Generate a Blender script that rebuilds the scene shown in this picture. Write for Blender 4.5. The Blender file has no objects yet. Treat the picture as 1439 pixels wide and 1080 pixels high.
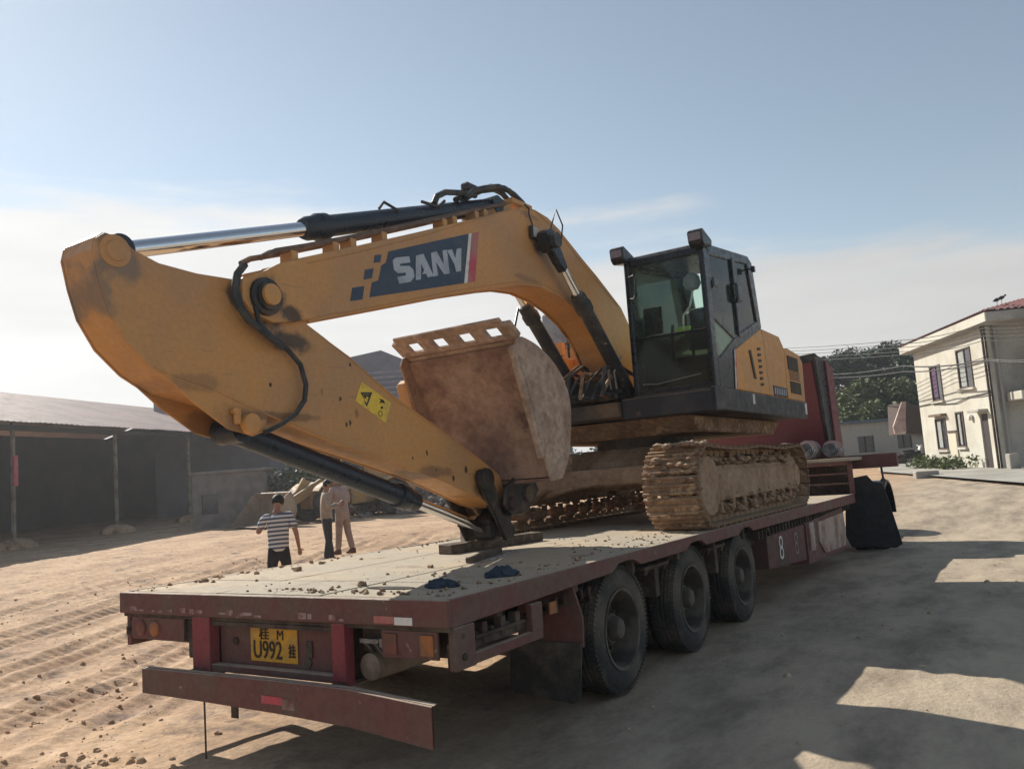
import bpy, bmesh, math, random
import numpy as np
from mathutils import Matrix, Vector
R_ = random.Random(7)
np.random.seed(7)
rad = math.radians
S = bpy.context.scene
# ------------------------------------------------------------------ camera
def rot3(rx, ry, rz):
    cx, sx = math.cos(rx), math.sin(rx); cy, sy = math.cos(ry), math.sin(ry); cz, sz = math.cos(rz), math.sin(rz)
    return (Matrix(((cz, -sz, 0), (sz, cz, 0), (0, 0, 1))) @ Matrix(((1, 0, 0), (0, cx, -sx), (0, sx, cx)))
            @ Matrix(((cy, 0, sy), (0, 1, 0), (-sy, 0, cy))))
CAMP = Vector((2.7424, -3.5512, 1.6421)); FPX = 1143.0
MWd = rot3(.0977, .0750, .5672)          # level world
MTd = rot3(.1183, .0687, .5672)          # frame of the trailer, standing on ground that falls away gently
Q = MWd @ MTd.transposed()
TW = Matrix.Translation(CAMP) @ Q.to_4x4() @ Matrix.Translation(-CAMP)
cd = bpy.data.cameras.new('camera'); cam = bpy.data.objects.new('camera', cd)
S.collection.objects.link(cam); S.camera = cam
cd.sensor_width = 36; cd.lens = FPX / 1439 * 36; cd.clip_start = .05; cd.clip_end = 2000
r_, f_, u_ = MWd.col[0], MWd.col[1], MWd.col[2]
m3 = Matrix((r_, u_, -f_)).transposed()
cam.matrix_world = Matrix.Translation(CAMP) @ m3.to_4x4()
# ------------------------------------------------------------------ light, sky
SUN = Vector((-1.38, .35, 1.0)).normalized()
SEL = math.asin(SUN.z); SAZ = math.atan2(SUN.x, SUN.y)
w = bpy.data.worlds.new('World'); S.world = w; w.use_nodes = True
N = w.node_tree.nodes; L = w.node_tree.links; N.clear()
def nn(T, t, **k):
    n = T.new(t)
    for a, b in k.items(): setattr(n, a, b)
    return n
out = nn(N, 'ShaderNodeOutputWorld'); bg = nn(N, 'ShaderNodeBackground'); bg.inputs[1].default_value = .125
sky = nn(N, 'ShaderNodeTexSky', sky_type='NISHITA', sun_disc=False, sun_elevation=SEL, sun_rotation=SAZ,
         air_density=1.0, dust_density=.15, ozone_density=1.2, altitude=0)
tc = nn(N, 'ShaderNodeTexCoord'); sep = nn(N, 'ShaderNodeSeparateXYZ'); L.new(tc.outputs['Generated'], sep.inputs[0])
mp = nn(N, 'ShaderNodeMapping'); mp.inputs['Scale'].default_value = (1.5, 1.5, 9); L.new(tc.outputs['Generated'], mp.inputs[0])
nz = nn(N, 'ShaderNodeTexNoise'); nz.inputs['Scale'].default_value = 1.6; nz.inputs['Detail'].default_value = 7; nz.inputs['Roughness'].default_value = .55
L.new(mp.outputs[0], nz.inputs[0])
def mth(T, LL, op, a, b=None, c=None, clamp=False):
    n = T.new('ShaderNodeMath'); n.operation = op; n.use_clamp = clamp
    for i, v in enumerate((a, b, c)):
        if v is None: continue
        if isinstance(v, (int, float)): n.inputs[i].default_value = v
        else: LL.new(v, n.inputs[i])
    return n.outputs[0]
# cloud bank low over the horizon, higher towards the sun
dt = nn(N, 'ShaderNodeVectorMath', operation='DOT_PRODUCT'); L.new(tc.outputs['Generated'], dt.inputs[0]); dt.inputs[1].default_value = SUN
sd = dt.outputs['Value']
top = mth(N, L, 'MULTIPLY_ADD', sd, .15, .185)
h = mth(N, L, 'SUBTRACT', top, sep.outputs['Z'])
h = mth(N, L, 'MULTIPLY_ADD', mth(N, L, 'SUBTRACT', nz.outputs['Fac'], .5), .24, h)
cf = nn(N, 'ShaderNodeMapRange', interpolation_type='SMOOTHSTEP'); L.new(h, cf.inputs[0])
cf.inputs[1].default_value = -.012; cf.inputs[2].default_value = .055; cf.inputs[3].default_value = 0; cf.inputs[4].default_value = .92
nz2 = nn(N, 'ShaderNodeTexNoise'); nz2.inputs['Scale'].default_value = 2.3; nz2.inputs['Detail'].default_value = 8; L.new(mp.outputs[0], nz2.inputs[0])
sp = mth(N, L, 'POWER', mth(N, L, 'MAXIMUM', mth(N, L, 'MULTIPLY_ADD', sd, .5, .5), 0.001), 3.0)
br = mth(N, L, 'MULTIPLY_ADD', sp, 2.9, 3.2)
br = mth(N, L, 'MULTIPLY', br, mth(N, L, 'MULTIPLY_ADD', nz2.outputs['Fac'], .35, .82))
cc = nn(N, 'ShaderNodeCombineColor'); L.new(br, cc.inputs[0]); L.new(mth(N, L, 'MULTIPLY', br, .985), cc.inputs[1]); L.new(mth(N, L, 'MULTIPLY', br, .96), cc.inputs[2])
hs = nn(N, 'ShaderNodeHueSaturation'); hs.inputs['Value'].default_value = .76; hs.inputs['Saturation'].default_value = .66; L.new(sky.outputs[0], hs.inputs['Color'])
mx = nn(N, 'ShaderNodeMix', data_type='RGBA'); L.new(cf.outputs[0], mx.inputs['Factor']); L.new(hs.outputs[0], mx.inputs['A']); L.new(cc.outputs[0], mx.inputs['B'])
tint = nn(N, 'ShaderNodeMix', data_type='RGBA', blend_type='MULTIPLY'); tint.inputs['Factor'].default_value = 1; L.new(hs.outputs[0], tint.inputs['A']); tint.inputs['B'].default_value = (.96, 1.0, .96, 1)
L.new(tint.outputs['Result'], mx.inputs['A']); L.new(mx.outputs['Result'], bg.inputs[0]); L.new(bg.outputs[0], out.inputs[0])
sl = bpy.data.lights.new('sun', 'SUN'); sl.energy = 4.2; sl.angle = rad(.55); sl.color = (1, .93, .82)
so = bpy.data.objects.new('sun', sl); S.collection.objects.link(so)
sl.energy = 4.7
so.rotation_euler = SUN.to_track_quat('Z', 'Y').to_euler(); so.location = SUN * 60
S.view_settings.view_transform = 'Standard'; S.view_settings.look = 'None'
S.view_settings.exposure = .40; S.view_settings.gamma = 1
S.render.engine = 'CYCLES'
S.cycles.max_bounces = 8; S.cycles.transparent_max_bounces = 16
# ------------------------------------------------------------------ materials
MATS = {}
def mat(name, col, rough=.8, col2=None, scale=2.0, thr=(.42, .62), fine=.12, bump=.15, bscale=25, metal=0, dust=None, dustn=.0,
        col3=None, s3=9, t3=(.6, .7), wave=None, alpha=None, spec=.4, stretch=None, world=False):
    if name in MATS: return MATS[name]
    m = bpy.data.materials.new(name); m.use_nodes = True; T = m.node_tree.nodes; K = m.node_tree.links
    b = T['Principled BSDF']; b.inputs['Roughness'].default_value = rough; b.inputs['Metallic'].default_value = metal
    b.inputs['Specular IOR Level'].default_value = spec
    g = T.new('ShaderNodeTexCoord'); geo = T.new('ShaderNodeNewGeometry')
    src = geo.outputs['Position'] if world else g.outputs['Object']
    if stretch:
        mp = T.new('ShaderNodeMapping'); mp.inputs['Scale'].default_value = stretch; K.new(src, mp.inputs[0]); vec = mp.outputs[0]
    else: vec = src
    def noise(sc, det=6, ro=.6):
        n = T.new('ShaderNodeTexNoise'); n.inputs['Scale'].default_value = sc; n.inputs['Detail'].default_value = det; n.inputs['Roughness'].default_value = ro
        K.new(vec, n.inputs[0]); return n.outputs['Fac']
    def rng(x, lo, hi, a=0, c=1):
        n = T.new('ShaderNodeMapRange'); n.interpolation_type = 'SMOOTHSTEP'; K.new(x, n.inputs[0])
        for i, v in enumerate((lo, hi, a, c)): n.inputs[i + 1].default_value = v
        return n.outputs[0]
    def mix(f, a, bb):
        n = T.new('ShaderNodeMix'); n.data_type = 'RGBA'
        K.new(f, n.inputs['Factor'])
        for s, v in (('A', a), ('B', bb)):
            if isinstance(v, tuple): n.inputs[s].default_value = (*v, 1)
            else: K.new(v, n.inputs[s])
        return n.outputs['Result']
    c = tuple(col)
    if col2: c = mix(rng(noise(scale), *thr), c, tuple(col2))
    if col3: c = mix(rng(noise(s3, 8, .7), *t3), c, tuple(col3))
    if dust:
        sx = T.new('ShaderNodeSeparateXYZ'); K.new(geo.outputs['Normal'], sx.inputs[0])
        up = mth(T, K, 'ADD', sx.outputs['Z'], mth(T, K, 'MULTIPLY', noise(4, 8, .7), .8))
        c = mix(rng(up, .75 - dustn, 1.5 - dustn), c, tuple(dust))
    fn = noise(bscale, 8, .65)
    hv = T.new('ShaderNodeHueSaturation'); K.new(rng(fn, .25, .75, 1 - fine, 1 + fine), hv.inputs['Value'])
    if isinstance(c, tuple): hv.inputs['Color'].default_value = (*c, 1)
    else: K.new(c, hv.inputs['Color'])
    K.new(hv.outputs[0], b.inputs['Base Color'])
    K.new(rng(noise(bscale * .4), .3, .7, max(rough - .12, 0.02), min(rough + .12, 1)), b.inputs['Roughness'])
    if bump:
        bp = T.new('ShaderNodeBump'); bp.inputs['Strength'].default_value = bump; bp.inputs['Distance'].default_value = .02
        K.new(fn, bp.inputs['Height']); K.new(bp.outputs[0], b.inputs['Normal'])
    MATS[name] = m; return m
YEL = mat('machine_yellow_dusty', (.56, .27, .085), .5, (.44, .235, .105), 1.1, (.4, .68), .08, .06, 30, col3=(.17, .10, .05), s3=5, t3=(.665, .72), dust=(.44, .30, .17), dustn=-.1)
YEL2 = mat('machine_yellow_clean', (.64, .28, .05), .45, (.50, .26, .09), 1.6, (.45, .7), .06, .03, 30, dust=(.42, .33, .22))
BLK = mat('black_paint', (.010, .012, .016), .30, (.03, .03, .032), 3, (.5, .75), .2, .03, 40, dust=(.25, .2, .15), dustn=-.15)
BLKD = mat('black_dusty_steel', (.022, .022, .026), .5, (.07, .06, .05), 4, (.45, .7), .2, .15, 30, col3=(.30, .24, .17), s3=11, t3=(.62, .7), dust=(.3, .24, .17))
BLUB = mat('hydraulic_barrel_black', (.014, .022, .036), .35, (.022, .03, .042), 2, (.4, .75), .1, .02, 30)
GREASE = mat('grease_black', (.02, .018, .018), .42, (.09, .06, .04), 6, (.5, .7), .3, .4, 20)
CHR = mat('chrome_rod', (.75, .75, .76), .12, None, fine=.03, bump=0, metal=1)
HOSE = mat('rubber_hose', (.02, .024, .03), .55, (.06, .055, .05), 8, fine=.2, bump=.1, dust=(.2, .17, .13))
MUD = mat('dried_mud', (.29, .185, .12), .95, (.19, .115, .07), 3, (.4, .62), .3, .9, 14, col3=(.42, .29, .18), s3=7, t3=(.52, .66), dust=(.42, .31, .20))
MUDP = mat('pale_mud', (.36, .245, .16), .95, (.26, .16, .095), 3, (.4, .65), .25, .8, 14, col3=(.13, .09, .065), s3=6, t3=(.62, .68))
RUSTB = mat('bucket_rust_steel', (.33, .19, .12), .75, (.19, .105, .075), 1.6, (.42, .62), .25, .5, 16, col3=(.30, .19, .12), s3=4, t3=(.5, .7))
RUSTB2 = mat('bucket_worn_side', (.42, .30, .225), .8, (.30, .20, .15), 3, (.4, .65), .3, .6, 16, col3=(.42, .33, .26), s3=9, t3=(.55, .68))
RED = mat('trailer_red_worn', (.150, .060, .054), .65, (.13, .085, .068), 2.2, (.42, .66), .16, .12, 25, col3=(.30, .23, .20), s3=7, t3=(.64, .7), dust=(.42, .34, .26))
RED2 = mat('trailer_red_bright', (.23, .045, .052), .6, (.165, .065, .058), 2.2, (.45, .7), .14, .1, 25, dust=(.35, .28, .2))
FRM = mat('chassis_dirt_steel', (.055, .036, .030), .8, (.11, .085, .062), 4, (.42, .66), .3, .5, 20)
CABR = mat('dark_red_truck_paint', (.155, .035, .045), .5, (.17, .045, .045), 1.2, (.4, .7), .1, .03, 20)
RUB = mat('tyre_rubber', (.040, .038, .036), .9, (.12, .10, .08), 3, (.40, .64), .2, .25, 30)
RIM = mat('rim_grey_steel', (.12, .10, .08), .75, (.06, .05, .042), 5, (.45, .6), .2, .2, 20)
DECK = mat('deck_plate', (.39, .345, .27), .85, (.47, .38, .27), .9, (.4, .62), .16, .35, 40, col3=(.27, .205, .145), s3=2.6, t3=(.54, .70), world=True)
WOOD = mat('old_timber', (.10, .07, .052), .85, (.17, .13, .10), 3, (.4, .65), .25, .5, 18, stretch=(6, 1, 6))
WHT = mat('white_paint', (.72, .70, .66), .6, (.45, .40, .36), 5, (.5, .7), .1, .05, 30)
LETG = mat('logo_grey', (.42, .45, .50), .5, (.30, .33, .37), 6, (.45, .7), .1, .03, 40)
LOGB = mat('logo_dark_panel', (.025, .045, .085), .45, (.05, .06, .08), 3, (.45, .7), .1, .02, 40)
LRED = mat('logo_red', (.50, .07, .10), .5, (.40, .16, .14), 4)
STK = mat('sticker_yellow', (.78, .52, .05), .5, (.62, .42, .09), 9, bump=0)
STKB = mat('sticker_black', (.03, .02, .015), .5, bump=0)
PLY = mat('plate_yellow', (.66, .34, .03), .45, (.5, .28, .06), 12, bump=0)
ORL = mat('orange_lens', (.36, .13, .045), .4, (.24, .11, .06), 9)
REDL = mat('red_lens', (.19, .06, .045), .4, (.13, .07, .05), 9)
SLV = mat('silver_grey_panel', (.33, .36, .40), .35, (.24, .25, .28), 2)
TEAL = mat('cab_interior', (.05, .075, .085), .7, (.09, .11, .11), 3)
GREY = mat('concrete_grey', (.34, .32, .29), .85, (.26, .24, .21), .7, (.4, .65), .12, .25, 20, dust=(.42, .36, .28))
def glass(name, tint, gl=.06, diff=0, dc=(.3, .3, .3)):
    m = bpy.data.materials.new(name); m.use_nodes = True; T = m.node_tree.nodes; K = m.node_tree.links; T.clear()
    o = T.new('ShaderNodeOutputMaterial'); tr = T.new('ShaderNodeBsdfTransparent'); tr.inputs[0].default_value = (*tint, 1)
    g = T.new('ShaderNodeBsdfGlossy'); g.inputs['Roughness'].default_value = gl
    fr = T.new('ShaderNodeFresnel'); fr.inputs[0].default_value = 1.3
    a = T.new('ShaderNodeMixShader'); K.new(fr.outputs[0], a.inputs[0]); K.new(tr.outputs[0], a.inputs[1]); K.new(g.outputs[0], a.inputs[2])
    d = T.new('ShaderNodeBsdfDiffuse'); d.inputs[0].default_value = (*dc, 1)
    n = T.new('ShaderNodeTexNoise'); n.inputs['Scale'].default_value = 3; n.inputs['Detail'].default_value = 8
    tcx = T.new('ShaderNodeTexCoord'); K.new(tcx.outputs['Object'], n.inputs[0])
    f = mth(T, K, 'MULTIPLY', n.outputs['Fac'], diff * 2)
    bmx = T.new('ShaderNodeMixShader'); K.new(f, bmx.inputs[0]); K.new(a.outputs[0], bmx.inputs[1]); K.new(d.outputs[0], bmx.inputs[2])
    K.new(bmx.outputs[0], o.inputs[0]); return m
GLS = glass('teal_cab_glass', (.92, 1.0, .965), .03, .03, (.30, .36, .34))
GLD = glass('dirty_cab_glass', (.36, .46, .43), .08, .12, (.22, .23, .19))
GLW = mat('dark_window_pane', (.035, .035, .045), .12, (.06, .055, .07), 3, spec=.8, bump=0)
def stained(name, base, org, spots):
    m = base.copy(); m.name = name; T = m.node_tree.nodes; K = m.node_tree.links; b = T['Principled BSDF']
    old = b.inputs['Base Color'].links[0].from_socket; g = T.new('ShaderNodeTexCoord')
    n = T.new('ShaderNodeTexNoise'); n.inputs['Scale'].default_value = 5; n.inputs['Detail'].default_value = 9; n.inputs['Roughness'].default_value = .65; K.new(g.outputs['Object'], n.inputs[0])
    for (y, z, r, st, c, sy) in spots:
        mp = T.new('ShaderNodeMapping'); mp.vector_type = 'POINT'; mp.inputs['Location'].default_value = (0, -(y - org[1]) / sy, -(z - org[2])); mp.inputs['Scale'].default_value = (0, 1 / sy, 1)
        K.new(g.outputs['Object'], mp.inputs[0]); l = T.new('ShaderNodeVectorMath'); l.operation = 'LENGTH'; K.new(mp.outputs[0], l.inputs[0])
        d = mth(T, K, 'MULTIPLY_ADD', mth(T, K, 'SUBTRACT', n.outputs['Fac'], .5), r * 2.4, l.outputs['Value'])
        f = T.new('ShaderNodeMapRange'); f.interpolation_type = 'SMOOTHSTEP'; K.new(d, f.inputs[0]); f.inputs[1].default_value = r * .55; f.inputs[2].default_value = r * 1.25; f.inputs[3].default_value = st; f.inputs[4].default_value = 0
        x = T.new('ShaderNodeMix'); x.data_type = 'RGBA'; K.new(f.outputs[0], x.inputs['Factor']); K.new(old, x.inputs['A']); x.inputs['B'].default_value = (*c, 1); old = x.outputs['Result']
    # fine scratches
    mp = T.new('ShaderNodeMapping'); mp.inputs['Rotation'].default_value = (.55, 0, 0); mp.inputs['Scale'].default_value = (1, 1.5, 26); K.new(g.outputs['Object'], mp.inputs[0])
    n2 = T.new('ShaderNodeTexNoise'); n2.inputs['Scale'].default_value = 2.2; n2.inputs['Detail'].default_value = 6; K.new(mp.outputs[0], n2.inputs[0])
    f = T.new('ShaderNodeMapRange'); K.new(n2.outputs['Fac'], f.inputs[0]); f.inputs[1].default_value = .66; f.inputs[2].default_value = .74; f.inputs[4].default_value = .45
    x = T.new('ShaderNodeMix'); x.data_type = 'RGBA'; K.new(f.outputs[0], x.inputs['Factor']); K.new(old, x.inputs['A']); x.inputs['B'].default_value = (.16, .10, .06, 1)
    K.new(x.outputs['Result'], b.inputs['Base Color']); return m
GC = (.018, .017, .02); DC = (.16, .13, .11); RC = (.20, .10, .05)
EO = (-1.5, 6.2, 1.036)
YARM = stained('arm_yellow_grease_shade', YEL, EO, [(-.02, 2.86, .17, .95, GC, 1), (-.26, 2.92, .10, .9, GC, .7), (.16, 2.67, .08, .85, GC, 2.2), (-1.17, 2.76, .18, .7, DC, .5), (-1.02, 2.98, .12, .75, DC, 1.2), (-1.1, 3.1, .08, .8, DC, 1), (-.30, 2.13, .10, .7, RC, 1.5), (2.30, 1.62, .09, .6, GC, 1), (1.6, 1.76, .05, .7, RC, 5), (.1, 2.16, .03, .8, RC, 12), (2.2, 1.60, .06, .8, RC, 2), (.75, 2.20, .035, .7, RC, .6), (.42, 2.34, .03, .5, RC, .5), (-.6, 2.34, .05, .5, RC, 4)])  # grey end spots: real discolouring, plus shade painted over the bounce-lit underside
YBOOM = stained('boom_yellow_greasy', YEL, EO, [(-.06, 2.92, .12, .9, GC, 1.1), (.14, 2.83, .06, .85, GC, 1.6), (3.50, 4.0, .11, .6, GC, .8), (4.9, 3.0, .10, .7, GC, 1), (4.6, 3.28, .05, .7, RC, 3), (3.3, 4.30, .035, .5, RC, 8), (3.2, 3.62, .03, .5, RC, 9)])
# ------------------------------------------------------------------ mesh helpers
col = S.collection
class MB:
    def __init__(s): s.v = []; s.f = []
    def add(s, vs, fs):
        b = len(s.v); s.v += [tuple(v) for v in vs]; s.f += [tuple(i + b for i in f) for f in fs]; return s
    def box(s, x0, x1, y0, y1, z0, z1, M=None):
        vs = [Vector((x, y, z)) for z in (z0, z1) for y in (y0, y1) for x in (x0, x1)]
        if M is not None: vs = [M @ v for v in vs]
        return s.add(vs, [(0, 2, 3, 1), (4, 5, 7, 6), (0, 1, 5, 4), (2, 6, 7, 3), (0, 4, 6, 2), (1, 3, 7, 5)])
    def prism(s, prof, a, b, axis='x'):
        # prof: 2-D outline in the two remaining axes
        n = len(prof)
        def mk(p, t): return {'x': (t, p[0], p[1]), 'y': (p[0], t, p[1]), 'z': (p[0], p[1], t)}[axis]
        vs = [mk(p, a) for p in prof] + [mk(p, b) for p in prof]
        ar = sum(prof[i][0] * prof[(i + 1) % n][1] - prof[(i + 1) % n][0] * prof[i][1] for i in range(n))
        flip = (ar > 0) ^ (axis == 'y') ^ (b < a)
        fs = [tuple(range(n)), tuple(range(2 * n - 1, n - 1, -1))] + [(i, i + n, (i + 1) % n + n, (i + 1) % n) for i in range(n)]
        if flip: fs = [tuple(reversed(f)) for f in fs]
        return s.add(vs, fs)
    def tube(s, pts, r, n=8, caps=True):
        pts = [Vector(p) for p in pts]; rs = r if isinstance(r, (list, tuple)) else [r] * len(pts)
        ref = Vector((0, 0, 1)); b = len(s.v); prev = None
        for i, p in enumerate(pts):
            d = (pts[min(i + 1, len(pts) - 1)] - pts[max(i - 1, 0)]).normalized()
            if prev is None:
                u = d.cross(ref)
                if u.length < .05: u = d.cross(Vector((0, 1, 0)))
                u.normalize()
            else: u = (prev - d * prev.dot(d)).normalized()
            prev = u; v = d.cross(u)
            for k in range(n):
                a = 2 * math.pi * k / n; s.v.append(tuple(p + (u * math.cos(a) + v * math.sin(a)) * rs[i]))
        for i in range(len(pts) - 1):
            for k in range(n):
                a, c = b + i * n + k, b + i * n + (k + 1) % n; s.f.append((a, a + n, c + n, c))
        if caps:
            s.f.append(tuple(b + k for k in range(n))); s.f.append(tuple(b + (len(pts) - 1) * n + k for k in reversed(range(n))))
        return s
    def lathe(s, prof, c, ax, n=24, closed=False, caps=True):
        # prof: (radius, offset along axis)
        ax = Vector(ax).normalized(); u = ax.cross(Vector((0, 0, 1)))
        if u.length < .05: u = ax.cross(Vector((0, 1, 0)))
        u.normalize(); v = ax.cross(u); c = Vector(c); b = len(s.v); m = len(prof)
        for (r, h) in prof:
            for k in range(n):
                a = 2 * math.pi * k / n; s.v.append(tuple(c + ax * h + (u * math.cos(a) + v * math.sin(a)) * r))
        for i in range(m if closed else m - 1):
            j = (i + 1) % m
            for k in range(n):
                s.f.append((b + i * n + k, b + i * n + (k + 1) % n, b + j * n + (k + 1) % n, b + j * n + k))
        if not closed and caps:
            s.f.append(tuple(b + k for k in reversed(range(n)))); s.f.append(tuple(b + (m - 1) * n + k for k in range(n)))
        return s
    def mesh(s, name, m, smooth=False, org=(0, 0, 0)):
        me = bpy.data.meshes.new(name); o = Vector(org)
        me.from_pydata([tuple(Vector(v) - o) for v in s.v], [], s.f); me.materials.append(m)
        bm = bmesh.new(); bm.from_mesh(me); bmesh.ops.recalc_face_normals(bm, faces=bm.faces); bm.to_mesh(me); bm.free()
        if smooth:
            me.polygons.foreach_set('use_smooth', [True] * len(me.polygons))
            me.set_sharp_from_angle(angle=rad(38))
        return me
class Thing:
    def __init__(s, name, label, cat, org, TF=None, group=None, kind=None, M=None):
        s.o = bpy.data.objects.new(name, None); col.objects.link(s.o); s.org = Vector(org); s.o.empty_display_size = .2
        s.o['label'] = label; s.o['category'] = cat
        if group: s.o['group'] = group
        if kind: s.o['kind'] = kind
        B = M if M is not None else (TW if TF else Matrix.Identity(4))
        s.o.matrix_world = B @ Matrix.Translation(s.org)
    def part(s, name, mb, m, parent=None, smooth=False, bev=0, kind=None, label=None, seg=1):
        me = mb if isinstance(mb, bpy.types.Mesh) else mb.mesh(name, m, smooth, s.org)
        o = bpy.data.objects.new(name, me); col.objects.link(o); o.parent = parent or s.o
        if bev:
            b = o.modifiers.new('bevel', 'BEVEL'); b.width = bev; b.segments = seg; b.limit_method = 'ANGLE'; b.angle_limit = rad(40)
        if kind: o['kind'] = kind
        if label: o['label'] = label
        return o
def single(name, mb, m, label=None, cat=None, org=(0, 0, 0), TF=None, group=None, kind=None, smooth=False, bev=0, M=None):
    me = mb.mesh(name, m, smooth, org); o = bpy.data.objects.new(name, me); col.objects.link(o)
    B = M if M is not None else (TW if TF else Matrix.Identity(4))
    o.matrix_world = B @ Matrix.Translation(Vector(org))
    if label: o['label'] = label
    if cat: o['category'] = cat
    if group: o['group'] = group
    if kind: o['kind'] = kind
    if bev:
        b = o.modifiers.new('bevel', 'BEVEL'); b.width = bev; b.segments = 1; b.limit_method = 'ANGLE'; b.angle_limit = rad(40)
    return o
def copy_tree(o, parent=None):
    c = o.copy(); col.objects.link(c)
    if parent: c.parent = parent
    for ch in o.children: copy_tree(ch, c)
    return c
def rayd(M, u, v): return M @ Vector(((u - 719.5) / FPX, 1, -(v - 540) / FPX))
def atx(u, v, x):                                   # point of the plane x=const of the trailer frame
    d = rayd(MTd, u, v); return CAMP + d * ((x - CAMP.x) / d.x)
def aty(u, v, y):
    d = rayd(MTd, u, v); return CAMP + d * ((y - CAMP.y) / d.y)
def yz(u, v, x): p = atx(u, v, x); return (p.y, p.z)
def wat(u, v, dist):
    d = rayd(MWd, u, v); return CAMP + d * (dist / math.hypot(d.x, d.y))
def wz(u, v, z=0):
    d = rayd(MWd, u, v); return CAMP + d * ((z - CAMP.z) / d.z)
# value noise in numpy
_G = {}
def vnoise(x, y, sc, seed):
    if seed not in _G: _G[seed] = np.random.RandomState(seed).rand(256, 256)
    G = _G[seed]
    X = x * sc; Y = y * sc; xi = np.floor(X).astype(int); yi = np.floor(Y).astype(int)
    fx = X - xi; fy = Y - yi; fx = fx * fx * (3 - 2 * fx); fy = fy * fy * (3 - 2 * fy)
    g = lambda a, b: G[a % 256, b % 256]
    return ((g(xi, yi) * (1 - fx) + g(xi + 1, yi) * fx) * (1 - fy) + (g(xi, yi + 1) * (1 - fx) + g(xi + 1, yi + 1) * fx) * fy) - .5
n_up = Q.to_3x3().col[2]; P0 = TW @ Vector((0, 0, 0))
def sstep(t): t = np.clip(t, 0, 1); return t * t * (3 - 2 * t)
def ground_h(x, y, detail=True):
    x = np.asarray(x, float); y = np.asarray(y, float)
    tp = P0.z - (n_up.x * (x - P0.x) + n_up.y * (y - P0.y)) / n_up.z
    dx = np.maximum(np.maximum(-5 - x, x - 4), 0); dy = np.maximum(np.maximum(-4 - y, y - 13.5), 0)
    w = 1 - sstep(np.hypot(dx, dy) / 7.0)
    h = w * tp
    # outside the trailer footprint: ruts and lumps
    near = 1 - sstep((np.hypot(x + 4, y) - 14) / 14)
    left = sstep((-2.6 - x) / 1.5 + np.where(y < 0, .0, 0)) * sstep((20 - y) / 8)
    left = np.maximum(left, sstep((-.25 - y) / .6) * sstep((-.6 - x) / 1.0))
    d = np.array((.43, -.90)) # across the ruts
    a = np.array((-.44, .90))
    ux, uy = .90, .44
    s = x * ux + y * uy + .12 * vnoise(x, y, .5, 3)   # coordinate across the wheel tracks
    tt = -x * uy + y * ux
    rut = 0
    for c, wd, dp in ((-2.75, .13, .03), (-3.1, .13, .035), (-3.9, .12, .028), (-4.22, .12, .03), (-5.2, .14, .04), (-5.55, .13, .035), (-6.6, .15, .035), (-7.0, .15, .03), (-8.3, .15, .035), (-9.6, .2, .04), (-11.2, .25, .04)):
        g = np.exp(-((s - c) / wd) ** 2); g2 = np.exp(-((np.abs(s - c) - wd * 1.7) / (wd * .6)) ** 2)
        rut = rut - g * dp + g2 * dp * .9 + g * .016 * np.sin(tt * 2 * math.pi / .15 + np.abs(s - c) * 14) * (.6 + vnoise(x, y, .8, 9))
    lum = vnoise(x, y, .9, 11) * .05 + vnoise(x, y, 3.1, 12) * .018 + vnoise(x, y, 7, 13) * .016 + vnoise(x, y, 13, 14) * .014
    cr_ = np.clip(vnoise(x, y, .7, 31) * 2.2 + .1, 0, 1); lum = lum + cr_ * (np.abs(vnoise(x, y, 11, 32)) * .055 + np.abs(vnoise(x, y, 5, 33)) * .04)
    h = h + left * near * (rut + lum * (.6 + 1.2 * np.clip(vnoise(x, y, .35, 15) + .3, 0, 1)))
    h = h + (1 - left) * (vnoise(x, y, 1.2, 16) * .03 + vnoise(x, y, 3.7, 17) * .014 + vnoise(x, y, 9, 18) * .006) + (1 - near) * vnoise(x, y, .2, 18) * .10 * sstep((60 - np.hypot(x, y)) / 30)
    return h
def gh(x, y): return float(ground_h(x, y))
# ------------------------------------------------------------------ ground
def axis_pts(lo, hi, fine_lo, fine_hi, st, gr=1.09, mx=40):
    p = list(np.arange(fine_lo, fine_hi, st)); d = st
    while p[-1] < hi: d = min(d * gr, mx); p.append(p[-1] + d)
    d = st
    while p[0] > lo: d = min(d * gr, mx); p.insert(0, p[0] - d)
    return np.array(p)
gx = axis_pts(-500, 500, -10.5, 3.4, .036, 1.05); gy = axis_pts(-60, 700, -1.4, 9.5, .036, 1.045)
GX, GY = np.meshgrid(gx, gy); GZ = ground_h(GX, GY)
nx, ny = len(gx), len(gy)
me = bpy.data.meshes.new('ground')
vs = np.stack([GX, GY, GZ], -1).reshape(-1, 3)
ii = np.arange((ny - 1) * (nx - 1)); r0 = ii // (nx - 1); c0 = ii % (nx - 1); a = r0 * nx + c0
fc = np.stack([a, a + 1, a + nx + 1, a + nx], 1)
me.vertices.add(len(vs)); me.vertices.foreach_set('co', vs.ravel()); me.loops.add(len(fc) * 4); me.polygons.add(len(fc))
me.loops.foreach_set('vertex_index', fc.ravel()); me.polygons.foreach_set('loop_start', np.arange(0, len(fc) * 4, 4)); me.polygons.foreach_set('loop_total', np.full(len(fc), 4))
me.update(calc_edges=True); me.polygons.foreach_set('use_smooth', [True] * len(fc))
DIRT = mat('yard_dirt', (.52, .35, .215), .95, (.40, .255, .155), .55, (.38, .62), .28, .9, 16, col3=(.20, .13, .09), s3=1.7, t3=(.51, .66), world=True)
me.materials.append(DIRT)
go = bpy.data.objects.new('ground', me); col.objects.link(go); go['kind'] = 'structure'
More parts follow.
